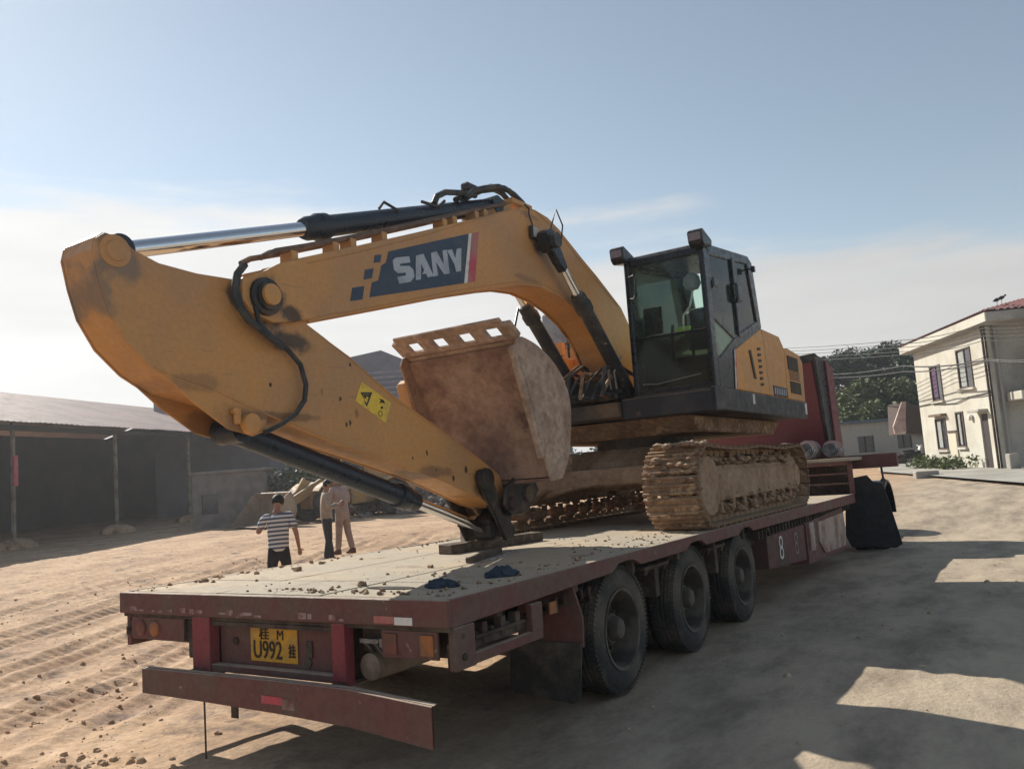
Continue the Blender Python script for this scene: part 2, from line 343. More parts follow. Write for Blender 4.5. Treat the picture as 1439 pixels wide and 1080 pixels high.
# tamped yard beside the trailer: same dirt, its greyer shaded tone painted in by position
def yard(m):
    T = m.node_tree.nodes; K = m.node_tree.links; b = T['Principled BSDF']
    old = b.inputs['Base Color'].links[0].from_socket
    geo = T.new('ShaderNodeNewGeometry'); sx = T.new('ShaderNodeSeparateXYZ'); K.new(geo.outputs['Position'], sx.inputs[0])
    n = T.new('ShaderNodeTexNoise'); n.inputs['Scale'].default_value = .6; n.inputs['Detail'].default_value = 7; K.new(geo.outputs['Position'], n.inputs[0])
    e = mth(T, K, 'ADD', mth(T, K, 'MULTIPLY_ADD', sx.outputs['Y'], .02, sx.outputs['X']), mth(T, K, 'MULTIPLY', n.outputs['Fac'], 2.5))
    f = T.new('ShaderNodeMapRange'); f.interpolation_type = 'SMOOTHSTEP'; K.new(e, f.inputs[0]); f.inputs[1].default_value = -1.6; f.inputs[2].default_value = 2.4
    n2 = T.new('ShaderNodeTexNoise'); n2.inputs['Scale'].default_value = 1.3; n2.inputs['Detail'].default_value = 9; n2.inputs['Roughness'].default_value = .72; n2.inputs['Detail'].default_value = 12; mpn = T.new('ShaderNodeMapping'); mpn.inputs['Rotation'].default_value = (0, 0, .12); mpn.inputs['Scale'].default_value = (1.3, .55, 1); K.new(geo.outputs['Position'], mpn.inputs[0]); K.new(mpn.outputs[0], n2.inputs[0])
    cr = T.new('ShaderNodeValToRGB'); K.new(n2.outputs['Fac'], cr.inputs[0])
    cr.color_ramp.elements[0].position = .36; cr.color_ramp.elements[0].color = (.25, .20, .15, 1)
    cr.color_ramp.elements[1].position = .62; cr.color_ramp.elements[1].color = (.50, .41, .30, 1)
    e2 = cr.color_ramp.elements.new(.5); e2.color = (.40, .325, .24, 1)
    mxn = T.new('ShaderNodeMix'); mxn.data_type = 'RGBA'; K.new(f.outputs[0], mxn.inputs['Factor']); K.new(old, mxn.inputs['A']); K.new(cr.outputs[0], mxn.inputs['B'])
    K.new(mxn.outputs['Result'], b.inputs['Base Color'])
yard(DIRT)
def ico(r, seed, sq=1, sub=1):
    bm = bmesh.new(); bmesh.ops.create_icosphere(bm, subdivisions=sub, radius=1); rr = random.Random(seed)
    vs = []
    for v in bm.verts:
        k = r * (1 + rr.uniform(-.3, .25)); vs.append((v.co.x * k, v.co.y * k * rr.uniform(.8, 1.1), v.co.z * k * sq))
    fs = [tuple(v.index for v in f.verts) for f in bm.faces]; bm.free(); return vs, fs
ROCKS = [ico(1, k, .75, 2) for k in range(8)]
ROCKS1 = [ico(1, k, .75, 1) for k in range(8)]
def rocks(mb, pts, RS=None):
    for (x, y, z, r) in pts:
        vs, fs = R_.choice(ROCKS if r > .012 else ROCKS1); a = R_.uniform(0, 6.3); c, s_ = math.cos(a), math.sin(a)
        mb.add([(x + (p[0] * c - p[1] * s_) * r, y + (p[0] * s_ + p[1] * c) * r, z + p[2] * r) for p in vs], fs)
mb = MB(); pts = []
while len(pts) < 2600:
    x = R_.uniform(-12, -2.2) if R_.random() < .8 else R_.uniform(-4.5, 3.4); y = R_.uniform(-1.2, 9)
    if x > -3.3 and y > -.2 and R_.random() < .75: continue
    if R_.random() > .25 + 2.2 * max(0, float(vnoise(np.array(x), np.array(y), .9, 21))): continue
    r = .004 + .020 * R_.random() ** 7
    if x > -2: r *= .55
    pts.append((x, y, gh(x, y) + r * .3, r))
rocks(mb, pts)
for _ in range(500):
    x, y = R_.uniform(.1, 4.5), R_.uniform(-1, 14); r = .003 + .02 * R_.random() ** 5; pts.append((x, y, gh(x, y), r))
for x, y in ((2.0, 8.2), (1.15, 4.6), (1.6, 5.9), (.9, 3.0)): pts.append((x, y, gh(x, y), .035))
mb = MB(); rocks(mb, pts)
single('loose_clods', mb, DIRT, kind='stuff', smooth=True, label='small lumps of dry soil scattered over the rutted dirt', cat='soil')
hp = []
for (cx, cy, sp, n, rm) in ((-2.75, -.45, .30, 60, .032), (-3.5, .0, .5, 50, .03), (-4.9, .6, .7, 80, .035), (-2.2, -.75, .4, 60, .035)):
    for i in range(n):
        x, y = R_.gauss(cx, sp), R_.gauss(cy, sp * .5); r = rm * .8 * R_.uniform(.1, 1) ** 5 + .006; hp.append((x, y, gh(x, y) + r * .05, r))
mb = MB(); rocks(mb, hp); single('soil_lumps', mb, DIRT, kind='stuff', smooth=True, label='larger broken clods lying along the wheel ruts in front', cat='soil')
# ================================================================== LOW-BED TRAILER (trailer frame: x across, right edge 0; y forwards; z up)
ZD = 1.036; RW = .476; AX = (2.21, 3.717, 5.224)
tr = Thing('lowbed_trailer', 'long dark red low-bed trailer with worn steel deck carrying the excavator', 'trailer', (-1.5, 0, 0), TF=1)
# deck plates
dg = [-2.96, -2.0, -1.02, -.045]; yg = [.03, .62, 3.0, 5.4, 7.8, 10.2, 11.4]
first = None
for j in range(len(yg) - 1):
    for i in range(3):
        g = .006; mb = MB(); mb.box(dg[i] + g, dg[i + 1] - g, yg[j] + g, yg[j + 1] - g, ZD - .03, ZD + R_.uniform(-.003, .003))
        tr.part('deck_plate', mb, DECK, bev=.004)
mb = MB(); mb.box(-2.95, -.05, .02, 11.4, ZD - .06, ZD - .032); tr.part('deck_underlay', mb, FRM)
# side rails, cut away over the wheels
def rail_prof():
    top = [(0.0, ZD + .004), (11.4, ZD + .004)]; bot = [(11.4, .885)]
    for yc in reversed(AX):
        rr = .52
        for k in range(0, 13):
            a = math.pi * k / 12; zz = .476 + rr * math.sin(a); yy = yc + rr * math.cos(a)
            if zz > .885: bot.append((yy, min(zz, .985)))
    bot.append((0.0, .885)); return top + bot
for x0, x1 in ((-.045, 0), (-3.0, -2.955)):
    pr = rail_prof(); mb = MB(); mb.prism(pr, x0, x1); tr.part('side_rail', mb, RED, bev=.004)
    mb = MB()
    mb.box(x0, x1, 0.012, .20, .655, .883); mb.box(x0 + .004, x1 - .004, .20, .93, .66, .72); mb.box(x0, x1, .80, .93, .715, .883)
    tr.part('corner_bracket', mb, RED, bev=.004)
mb = MB()
for y in (.3, .46, .62): mb.tube([(-.06, y, .80), (-.3, y + .02, .80)], .018, 8)
mb.box(-.06, -.03, .25, .78, .78, .80); mb.box(-.25, -.05, .22, .8, .73, .775)
for y in (.33, .52, .68): mb.box(-.10, -.04, y, y + .05, .74, .86)
tr.part('hook_rack', mb, FRM, bev=.004)
mb = MB()
for y in (.09,): mb.lathe([(.014, 0), (.014, .006)], (-.002, y, .83), (1, 0, 0), 12); mb.lathe([(.02, 0), (.02, .012)], (-.002, y, .72), (1, 0, 0), 12)
tr.part('bolt', mb, FRM)
# tail beam
mb = MB(); mb.box(-3.0, 0, -.045, 0.0, .892, ZD + .002); tr.part('tail_beam', mb, RED, bev=.005)
mb = MB(); mb.box(-2.99, -.01, -.015, .03, .865, .889); tr.part('tail_flange', mb, FRM)
mb = MB()
for x0, x1, m_ in ((-.52, -.37, 0),): mb.box(x0, x1, -.049, -.046, .905, .945)
tr.part('reflector_strip', mb, LRED); mb = MB(); mb.box(-.368, -.24, -.049, -.046, .90, .942); tr.part('reflector_strip', mb, WHT)
mb = MB()
for k in range(26):
    x = -2.86 + k * .083 + R_.uniform(-.02, .02)
    if R_.random() < .75: mb.box(x, x + R_.uniform(.02, .09), -.0485, -.046, .905 + R_.uniform(0, .01), .93 + R_.uniform(-.012, .015))
tr.part('worn_reflective_tape', kind='stuff', mb=mb, m= mat('worn_tape', (.36, .25, .24), .7, (.20, .09, .085), 12, (.45, .6)))
for x0, x1 in ((-2.17, -1.99), (-.87, -.765)):
    mb = MB(); mb.box(x0, x1, -.04, .04, .53, .889); tr.part('tail_post', mb, RED2, bev=.004)
mb = MB(); mb.box(-1.988, -.872, .05, .06, .56, .86); tr.part('tail_panel', mb, RED)
mb = MB(); mb.box(-1.988, -.872, -.03, .03, .545, .59); tr.part('tail_rail', mb, RED, bev=.004)
mb = MB(); mb.box(-1.988, -.872, -.02, .03, .835, .862); tr.part('tail_rail', mb, FRM)
for s_ in (0, 1):
    xa, xb = ((-2.90, -2.30), (-.50, -.10))[s_]
    lb = tr.part('lamp_board', MB().box(xa, xb, -.012, .004, .715, .862), RED)
    for x, m_ in (((-2.78, REDL), (-2.62, ORL)), ((-.43, REDL), (-.17, ORL)))[s_]:
        mb = MB(); mb.lathe([(.052, 0), (.052, .012), (.044, .02), (.01, .024)], (x, -.012, .79), (0, -1, 0), 20) if s_ == 0 else mb.box(x - .045, x + .045, -.022, -.0125, .735, .845)
        tr.part('tail_lamp', mb, m_, parent=lb, smooth=s_ == 0)
mb = MB(); mb.box(-2.97, -2.92, .0, .05, .74, .83); mb.box(-2.99, -2.9, .0, .02, .73, .79); tr.part('tow_lug', mb, FRM)
mb = MB(); mb.box(-2.94, -2.3, .02, .20, .70, .86); mb.box(-2.30, -2.2, .02, .22, .60, .86); tr.part('tail_crossmember', mb, FRM, bev=.01)
mb = MB(); mb.box(-.76, -.1, .10, .25, .70, .86); mb.box(-.07, -.02, .02, .1, .66, .80); tr.part('tail_crossmember', mb, FRM, bev=.01)
mb = MB(); mb.lathe([(.005, -.012), (.062, -.01), (.078, 0), (.08, .03), (.08, .5)], (-.675, .07, .63), (0, 1, 0), 24); tr.part('air_tank', mb, mat('tank_dusty', (.30, .23, .165), .7, (.22, .15, .11), 5), smooth=True)
mb = MB()
for k in range(5): mb.tube([(-.70 + .07 * k, .02, .80), (-.68 + .07 * k, .06, .76), (-.66 + .06 * k, .1, .70)], .009, 6)
mb.box(-.70, -.56, .02, .06, .775, .80); mb.box(-.53, -.49, .0, .06, .76, .81); tr.part('air_fitting', mb, CHR if False else mat('fitting_steel', (.25, .25, .26), .45, (.1, .09, .08), 9, metal=.6))
# number plate
np_ = tr.part('number_plate', MB().box(-1.68, -1.245, .038, .046, .615, .835), PLY, bev=.006)
def text(th, s, size, M, m, name='lettering', parent=None, ext=.002, sx=1.0, align='CENTER', bold=0):
    cu = bpy.data.curves.new('t', 'FONT'); cu.body = s; cu.size = size; cu.extrude = ext; cu.align_x = align; cu.align_y = 'CENTER'; cu.offset = bold
    ob = bpy.data.objects.new('t', cu); col.objects.link(ob); dg_ = bpy.context.evaluated_depsgraph_get()
    me = bpy.data.meshes.new_from_object(ob.evaluated_get(dg_)); bpy.data.objects.remove(ob)
    me.transform(M @ Matrix.Diagonal((sx, 1, 1, 1))); me.transform(Matrix.Translation(-th.org)); me.materials.clear(); me.materials.append(m); me.name = name
    return th.part(name, me, m, parent=parent)
RX = Matrix.Rotation(rad(90), 4, 'X')
text(tr, '桂', .085, Matrix.Translation((-1.545, .035, .785)) @ RX, STKB, 'lettering', np_, sx=1.1, bold=.001)
text(tr, 'M', .085, Matrix.Translation((-1.395, .035, .782)) @ RX, STKB, 'lettering', np_, sx=1.05)
text(tr, 'U992', .155, Matrix.Translation((-1.515, .035, .685)) @ RX, STKB, 'lettering', np_, sx=.80, bold=.001)
text(tr, '挂', .085, Matrix.Translation((-1.29, .035, .685)) @ RX, STKB, 'lettering', np_, sx=.75, bold=.002)
mb = MB(); mb.lathe([(.03, 0), (.03, .01)], (-1.16, .048, .63), (0, -1, 0), 12); mb.box(-1.17, -1.12, .04, .048, .66, .76); mb.lathe([(.025, 0), (.025, .01)], (-1.83, .048, .73), (0, -1, 0), 10)
tr.part('latch', mb, FRM, kind='stuff')
# bent under-run bar
mb = MB(); P = [(-2.57, -.15, .553, .39), (-1.9, -.15, .558, .385), (-1.2, -.16, .565, .378), (-.6, -.19, .57, .37), (.02, -.24, .545, .335)]
vs = []; fs = []
for (x, y, zt, zb) in P: vs += [(x, y, zt), (x, y, zb), (x, y + .05, zt + .004), (x, y + .012, zt + .004), (x, y + .012, zb), (x, y + .05, zb - .004)]
for i in range(len(P) - 1):
    b = i * 6; c = b + 6
    fs += [(b, b + 1, c + 1, c), (b + 2, b, c, c + 2), (b + 1, b + 5, c + 5, c + 1), (b + 3, b + 4, c + 4, c + 3)]
mb.add(vs, fs); ub = tr.part('underrun_bar', mb, RED, bev=.003)
mb = MB(); mb.box(-1.35, -1.17, -.1635, -.160, .43, .475); tr.part('reflector_strip', mb, LRED, parent=ub)
mb = MB(); mb.box(-1.165, -.95, -.167, -.1635, .41, .47); tr.part('worn_patch', mb, mat('bare_patch', (.26, .19, .15), .7, (.17, .07, .06), 7), parent=ub)
mb = MB(); mb.box(-1.66, -1.60, -.14, -.13, .31, .40); tr.part('hanging_tab', mb, FRM)
mb = MB(); mb.tube([(-1.92, -.14, .39), (-1.91, -.145, .2), (-1.90, -.15, .04)], .006, 6); tr.part('hanging_rod', mb, FRM)
for x in (-2.09, -.80): 
    mb = MB(); mb.box(x - .04, x + .04, -.10, -.02, .47, .56); tr.part('bar_hinge', mb, FRM, bev=.006)
# frame
for x in (-2.1, -.95):
    mb = MB(); mb.box(x - .07, x + .07, .1, 11.6, .86, .97); mb.box(x - .012, x + .012, .1, 11.6, .52, .86); mb.box(x - .07, x + .07, .1, 11.6, .50, .52); tr.part('main_beam', mb, FRM)
mb = MB()
for k in range(12):
    y = .5 + k * .95; mb.box(-2.95, -.05, y, y + .05, .86, .97)
tr.part('cross_member', mb, FRM, kind='stuff')
mb = MB()
for y in AX: mb.tube([(-2.85, y, RW), (-.2, y, RW)], .06, 10); mb.box(-2.2, -1.95, y - .5, y + .5, .50, .56); mb.box(-1.1, -.85, y - .5, y + .5, .5, .56)
tr.part('axle', mb, FRM)
mb = MB()
for k in range(2):
    y0 = (2.96, 4.47)[k]
    for j in range(3): mb.tube([(-.12, y0 - .2 + j * .2, .80), (-.1, y0 - .12 + j * .2, .86), (-.35, y0 - .1 + j * .2, .88)], .022, 6)
    mb.box(-.3, -.08, y0 - .25, y0 + .25, .84, .87); mb.box(-.22, -.1, y0 - .02, y0 + .06, .60, .85)
for j in range(7): y = 1.0 + j * .12; mb.tube([(-.09, y, .86), (-.11, y + .05, .76 + .03 * (j % 2)), (-.3, y + .05, .74)], .02, 6)
for j in range(36): y = 5.85 + j * .15; mb.box(-.22, -.06, y, y + .035, .79, .885)
mb.box(-.28, -.20, 5.8, 11.3, .72, .885)
tr.part('brake_gear', mb, FRM, kind='stuff', bev=.004)
mb = MB(); mb.box(-.06, -.048, 1.10, 1.19, .77, .845); tr.part('side_marker', mb, ORL)
# mudflap behind first wheel : red upper, black rubber lower
mb = MB(); mb.prism([(-.50, .90), (-.05, .90), (.01, .70), (0, .50), (-.52, .50)], 1.42, 1.44, 'y'); tr.part('mudguard_plate', mb, RED)
mb = MB(); mb.prism([(-.58, .53), (.0, .53), (-.04, .16), (-.10, .13), (-.60, .17)], 1.40, 1.415, 'y'); tr.part('mudflap', mb, RUB, bev=.003)
mb = MB(); mb.prism([(-2.95, .90), (-2.45, .90), (-2.42, .15), (-2.95, .15)], 1.40, 1.415, 'y'); tr.part('mudflap', mb, RUB)
# wheels
def wheel_meshes(R, W_, ri, n=40):
    t = MB(); pr = [(ri, -W_ / 2 + .02), (ri + .03, -W_ / 2), (R - .07, -W_ / 2 - .004), (R - .02, -W_ / 2 + .03), (R, -W_ / 2 + .06)]
    for q in (-.06, -.02, .02, .06): pr += [(R, q - .014), (R - .014, q - .008), (R - .014, q + .008), (R, q + .014)]
    pr += [(R, W_ / 2 - .06), (R - .02, W_ / 2 - .03), (R - .07, W_ / 2 + .004), (ri + .03, W_ / 2), (ri, W_ / 2 - .02)]
    t.lathe(pr, (0, 0, 0), (1, 0, 0), n, closed=True)
    for k in range(n * 2):
        a = math.pi * k / n; M = Matrix.Rotation(a, 4, 'X'); t.box(W_ / 2 - .075, W_ / 2 - .01, -.010, .010, R - .035, R - .004, M); t.box(-W_ / 2 + .01, -W_ / 2 + .075, -.010, .010, R - .035, R - .004, M)
    r = MB(); r.lathe([(ri + .012, W_ / 2 - .012), (ri + .012, W_ / 2 + .002), (ri - .012, W_ / 2 - .002), (ri - .022, W_ / 2 - .03), (ri - .03, -W_ / 2 + .05), (ri - .06, -W_ / 2 + .045), (.13, -W_ / 2 + .08), (.11, -W_ / 2 + .16), (.001, -W_ / 2 + .16)], (0, 0, 0), (1, 0, 0), 32, caps=False)
    h = MB(); h.lathe([(.095, -W_ / 2 + .16), (.09, W_ / 2 - .05), (.07, W_ / 2 - .02), (.001, W_ / 2 - .015)], (0, 0, 0), (1, 0, 0), 20)
    nn_ = MB()
    for k in range(10):
        a = 2 * math.pi * k / 10; nn_.lathe([(.016, 0), (.016, .035)], (-W_ / 2 + .085, .165 * math.cos(a), .165 * math.sin(a)), (1, 0, 0), 6)
    return t.mesh('tyre', RUB, True), r.mesh('rim', RIM, True), h.mesh('hub', RIM, True), nn_.mesh('wheel_nuts', RIM)
def put_wheel(th, meshes, loc, side=1, inner=True, name='wheel'):
    e = bpy.data.objects.new(name, meshes[0]); col.objects.link(e); e.parent = th.o
    e.matrix_local = Matrix.Translation(Vector(loc) - th.org) @ (Matrix.Identity(4) if side > 0 else Matrix.Rotation(math.pi, 4, 'Z'))
    for nm, m_ in zip(('rim', 'hub', 'wheel_nuts'), meshes[1:]):
        o = bpy.data.objects.new(nm, m_); col.objects.link(o); o.parent = e
    return e
wm = wheel_meshes(RW, .25, .292)
for y in AX:
    for x, sd_ in ((-.20, 1), (-.49, 1), (-2.80, -1), (-2.51, -1)): put_wheel(tr, wm, (x, y, RW), sd_)
# side boxes with painted numbers
bx = tr.part('side_box', MB().prism([(6.15, .80), (7.93, .80), (7.93, .33), (6.15, .42)], -.35, -.06), mat('box_red_faded', (.13, .05, .045), .7, (.09, .055, .045), 2), bev=.006)
bx2 = tr.part('side_box', MB().prism([(8.05, .80), (10.55, .86), (10.6, .20), (8.05, .25)], -.35, -.06), RED, bev=.006)
mb = MB(); mb.prism([(8.7, .77), (10.45, .79), (10.52, .50), (10.40, .27), (8.95, .31), (8.68, .5)], -.06, -.035); tr.part('dented_cover', mb, mat('pale_dented_sheet', (.42, .33, .28), .7, (.25, .15, .12), 1.6, (.45, .6), bump=.5), parent=bx2)
mb = MB(); mb.prism([(8.12, .80), (8.38, .80), (8.38, .42), (8.12, .42)], -.06, -.03); tr.part('cover_hinge', mb, mat('pale_dented_sheet', (.42, .33, .28)), parent=bx2)
RYX = Matrix.Rotation(rad(90), 4, 'Z') @ Matrix.Rotation(rad(90), 4, 'X')
text(tr, '8', .42, Matrix.Translation((-.055, 6.72, .60)) @ RYX, WHT, 'painted_number', bx, ext=.001, sx=1.0, bold=-.006)
text(tr, '8', .42, Matrix.Translation((-.055, 7.45, .58)) @ RYX, mat('faded_white', (.30, .22, .2), .8), 'painted_number', bx, ext=.001, sx=1.0, bold=-.006)
text(tr, '8', .36, Matrix.Translation((-.057, 8.52, .56)) @ RYX, mat('faded_white', (.30, .22, .2), .8), 'painted_number', bx2, ext=.001, sx=.7, bold=-.006)
# gooseneck
mb = MB(); mb.box(-3.0, 0, 11.4, 12.9, 1.60, 1.66); tr.part('gooseneck_deck', mb, DECK, bev=.004)
mb = MB(); mb.box(-3.0, .58, 12.45, 12.6, 1.44, 1.69); tr.part('gooseneck_beam', mb, RED, bev=.006)
mb = MB(); mb.box(-.07, .0, 11.38, 11.47, 1.03, 1.60); mb.box(-3.0, -2.93, 11.38, 11.47, 1.03, 1.6); mb.box(-1.05, -.95, 11.38, 11.47, 1.03, 1.6); mb.box(-3, 0, 11.38, 11.46, 1.53, 1.598)
for z in (1.2, 1.37): mb.box(-.95, -.07, 11.42, 11.45, z, z + .03)
tr.part('gooseneck_riser', mb, RED, bev=.004)
mb = MB(); mb.box(-2.9, -.1, 11.9, 11.95, 1.0, 1.58); mb.box(-2.2, -.8, 11.95, 12.6, .9, 1.5); tr.part('gooseneck_frame', mb, FRM)
mb = MB(); mb.tube([(.3, 12.5, 1.44), (.31, 12.5, 1.25)], .02, 6); mb.lathe([(.02, 0), (.06, .05), (.05, .14), (.01, .17)], (.31, 12.5, 1.25), (0, 0, -1), 10); tr.part('hanging_shackle', mb, FRM)
mb = MB(); mb.lathe([(.055, 0), (.055, .02)], (-.62, .30, ZD - .012), (0, 0, 1), 24)
mb = MB()
for y, x in ((.36, -.75),): 
    mb.add([(x + .20 * math.cos(a) * 1.0, y + .055 * math.sin(a), ZD + .004) for a in [2 * math.pi * k / 20 for k in range(20)]], [tuple(range(20))])
tr.part('deck_slot', mb, mat('slot_dark', (.03, .025, .02), .9, bump=0))
# soil on the deck
mb = MB(); pts = []
def deck_pts(n, fx, fy, rm):
    for _ in range(n):
        x, y = fx(), fy()
        if -2.95 < x < -.05 and .04 < y < 11.3: r = rm * R_.random() ** 2 + .004; pts.append((x, y, ZD + r * .4, r))
deck_pts(80, lambda: -2.95 + abs(R_.gauss(0, .10)), lambda: R_.uniform(.05, 4), .016)
deck_pts(90, lambda: R_.uniform(-1.6, -.1), lambda: .1 + abs(R_.gauss(0, .12)), .014)
deck_pts(90, lambda: R_.gauss(-.5, .35), lambda: R_.gauss(3.4, .5), .011)
deck_pts(50, lambda: R_.gauss(-1.0, .5), lambda: R_.gauss(.9, .5), .012)
deck_pts(90, lambda: -.1 - abs(R_.gauss(0, .15)), lambda: R_.uniform(.3, 4), .012)
deck_pts(50, lambda: R_.uniform(-2.9, -.1), lambda: R_.uniform(.1, 4), .014)
rocks(mb, pts); sd_ = single('deck_soil', mb, MUD, label='crumbs of dried brown soil lying on the trailer deck', cat='soil', kind='stuff', TF=1)
cl = [(-1.05, .42, .032, 'round brown clod on the deck near the oval slot'), (-2.44, 1.15, .036, 'biggest reddish clod at the far deck edge, below the striped man'), (-2.66, 1.62, .026, 'reddish clod at the far deck edge, left of the two men'), (-2.78, .52, .03, 'brown clod at the far left deck edge, nearest the tail'), (-2.7, .95, .024, 'brown clod between the largest clod and the tail on the far edge'), (-1.22, 1.35, .026, 'brown clod alone on the plates in front of the short plank')]
for k, (x, y, r, lb) in enumerate(cl):
    vs, fs = ico(r, 30 + k, .7, 2); mb = MB(); mb.add(vs, fs); single('clod', mb, MUD, lb, 'clod', org=(0, 0, 0), M=TW @ Matrix.Translation((x, y, ZD + r * .4)), smooth=True)
# timbers under the arm tip
def timber(name, label, a, b, w_, h_, m=WOOD, zb=ZD):
    a = Vector(a); b = Vector(b); c = (a + b) / 2; l = (b - a).length; ang = math.atan2((b - a).y, (b - a).x)
    mb = MB(); n = 6
    vs = []; fs = []
    for i in range(n + 1):
        x = -l / 2 + l * i / n; j = R_.uniform(-.006, .006)
        vs += [(x, -w_ / 2 + j, 0), (x, w_ / 2 + j, 0), (x, w_ / 2 + j, h_ + j), (x, -w_ / 2 + j, h_ - j)]
    for i in range(n):
        for k in range(4): fs.append((i * 4 + k, i * 4 + (k + 1) % 4, i * 4 + 4 + (k + 1) % 4, i * 4 + 4 + k))
    fs += [(0, 3, 2, 1), (n * 4, n * 4 + 1, n * 4 + 2, n * 4 + 3)]
    mb.add(vs, fs)
    return single(name, mb, m, label, 'timber', M=TW @ Matrix.Translation((c.x, c.y, zb + .003)) @ Matrix.Rotation(ang, 4, 'Z'), bev=.006)
timber('timber_beam', 'thick dark timber lying on the deck under the tip of the digger arm', (-1.80, 2.28, 0), (-1.60, 3.55, 0), .16, .085)
timber('timber_beam', 'upright-set short timber block behind the long one under the digger arm', (-2.13, 3.0, 0), (-1.95, 3.25, 0), .16, .16)
timber('wood_plank', 'short narrow plank with a pale sawn edge lying on the deck before the thick timber', (-1.05, 1.62, 0), (-1.28, 2.35, 0), .075, .045)
mb = MB(); mb.box(-.30, .30, -.012, .012, 0, .012); single('steel_flat_bar', mb, mat('bright_steel', (.6, .6, .62), .3, metal=.7, bump=0), 'thin bright metal bar lying along the short plank', 'bar', M=TW @ Matrix.Translation((-1.08, 2.12, ZD + .003)) @ Matrix.Rotation(math.atan2(.73, -.23), 4, 'Z'))
# rags
def rag(loc, sx, sy, sz, seed, label, ang):
    bm = bmesh.new(); bmesh.ops.create_icosphere(bm, subdivisions=4, radius=1); vs = []
    for v in bm.verts:
        p = v.co; a = math.atan2(p.y, p.x); k = 1 + .22 * math.sin(3 * a + seed) + .12 * math.sin(7 * a + 5 * p.z + seed) + .10 * math.sin(9 * p.x + 7 * p.y + seed * 2)
        vs.append((p.x * k * sx, p.y * k * sy, max(p.z, -.25) * sz * (1 + .35 * math.sin(8 * p.x + seed) * math.cos(6 * p.y))))
    fs = [tuple(v.index for v in f.verts) for f in bm.faces]; bm.free(); mb = MB(); mb.add(vs, fs)
    single('rag', mb, mat('dark_blue_cloth', (.025, .04, .065), .9, (.05, .065, .09), 9, bump=.3, bscale=40), label, 'rag', M=TW @ Matrix.Translation(loc) @ Matrix.Rotation(ang, 4, 'Z'), smooth=True)
rag((-.40, .42, ZD + .010), .10, .05, .038, 1, 'crumpled dark blue rag at the deck corner, nearer the tail', .3)
rag((-.27, .90, ZD + .014), .10, .05, .05, 4, 'crumpled dark blue rag on the deck edge, further from the tail', .9)
# ================================================================== EXCAVATOR (same frame as the trailer)
ex = Thing('excavator', 'yellow crawler excavator with SANY on its boom, parked on the low-bed trailer', 'excavator', (-1.5, 6.2, ZD), TF=1)
XF = -1.30
# --- tracks
TC = ZD + .025
FY, RY, TR = 4.37, 7.98, .385; TZ = TC + TR + .02
def track_path(n):
    pts = []; Ls = RY - FY; per = 2 * Ls + 2 * math.pi * TR
    for i in range(n):
        s_ = per * i / n
        if s_ < Ls:
            y = FY + s_; z = TZ + TR - .028 * math.sin(math.pi * ((s_ / Ls) * 2 % 1)); a = 0
        elif s_ < Ls + math.pi * TR:
            t = (s_ - Ls) / TR; y = RY + TR * math.sin(t); z = TZ + TR * math.cos(t); a = t
        elif s_ < 2 * Ls + math.pi * TR:
            t = s_ - Ls - math.pi * TR; y = RY - t; z = TZ - TR; a = math.pi
        else:
            t = (s_ - 2 * Ls - math.pi * TR) / TR; y = FY - TR * math.sin(t); z = TZ - TR * math.cos(t); a = math.pi + t
        pts.append((y, z, a))
    return pts, per
NS = 50; tp_, per = track_path(NS); pit = per / NS
def shoe_mesh(seed):
    rr = random.Random(seed); hw = pit * .47
    pr = [(-hw, 0), (-hw, .012), (-hw + .008, .040), (-hw + .022, .040), (-hw + .03, .014), (-.012, .014), (-.007, .036), (.007, .036), (.012, .014),
          (hw - .03, .014), (hw - .022, .040), (hw - .008, .040), (hw, .012), (hw, 0)]
    mb = MB(); mb.prism(pr, -.29, .29); return mb.mesh('track_shoe', MUD)
shoe = shoe_mesh(1)
lk = MB()
for x in (-.075, .075): lk.prism([(-pit * .55, -.015), (-pit * .3, -.07), (pit * .3, -.07), (pit * .55, -.015), (pit * .4, 0), (-pit * .4, 0)], x - .02, x + .02)
lk.box(-.09, .09, -.012, .012, -.05, -.025)
linkm = lk.mesh('track_link', MUDP)
def mudlump(mb, cx, cy, cz, sx, sy, sz, n):
    for _ in range(n):
        vs, fs = R_.choice(ROCKS1); k = R_.uniform(.35, 1)
        p = (cx + R_.uniform(-sx, sx), cy + R_.uniform(-sy, sy), cz + R_.uniform(-sz, sz)); r = .045 * k
        mb.add([(p[0] + v[0] * r * 1.4, p[1] + v[1] * r * 1.4, p[2] + v[2] * r) for v in vs], fs)
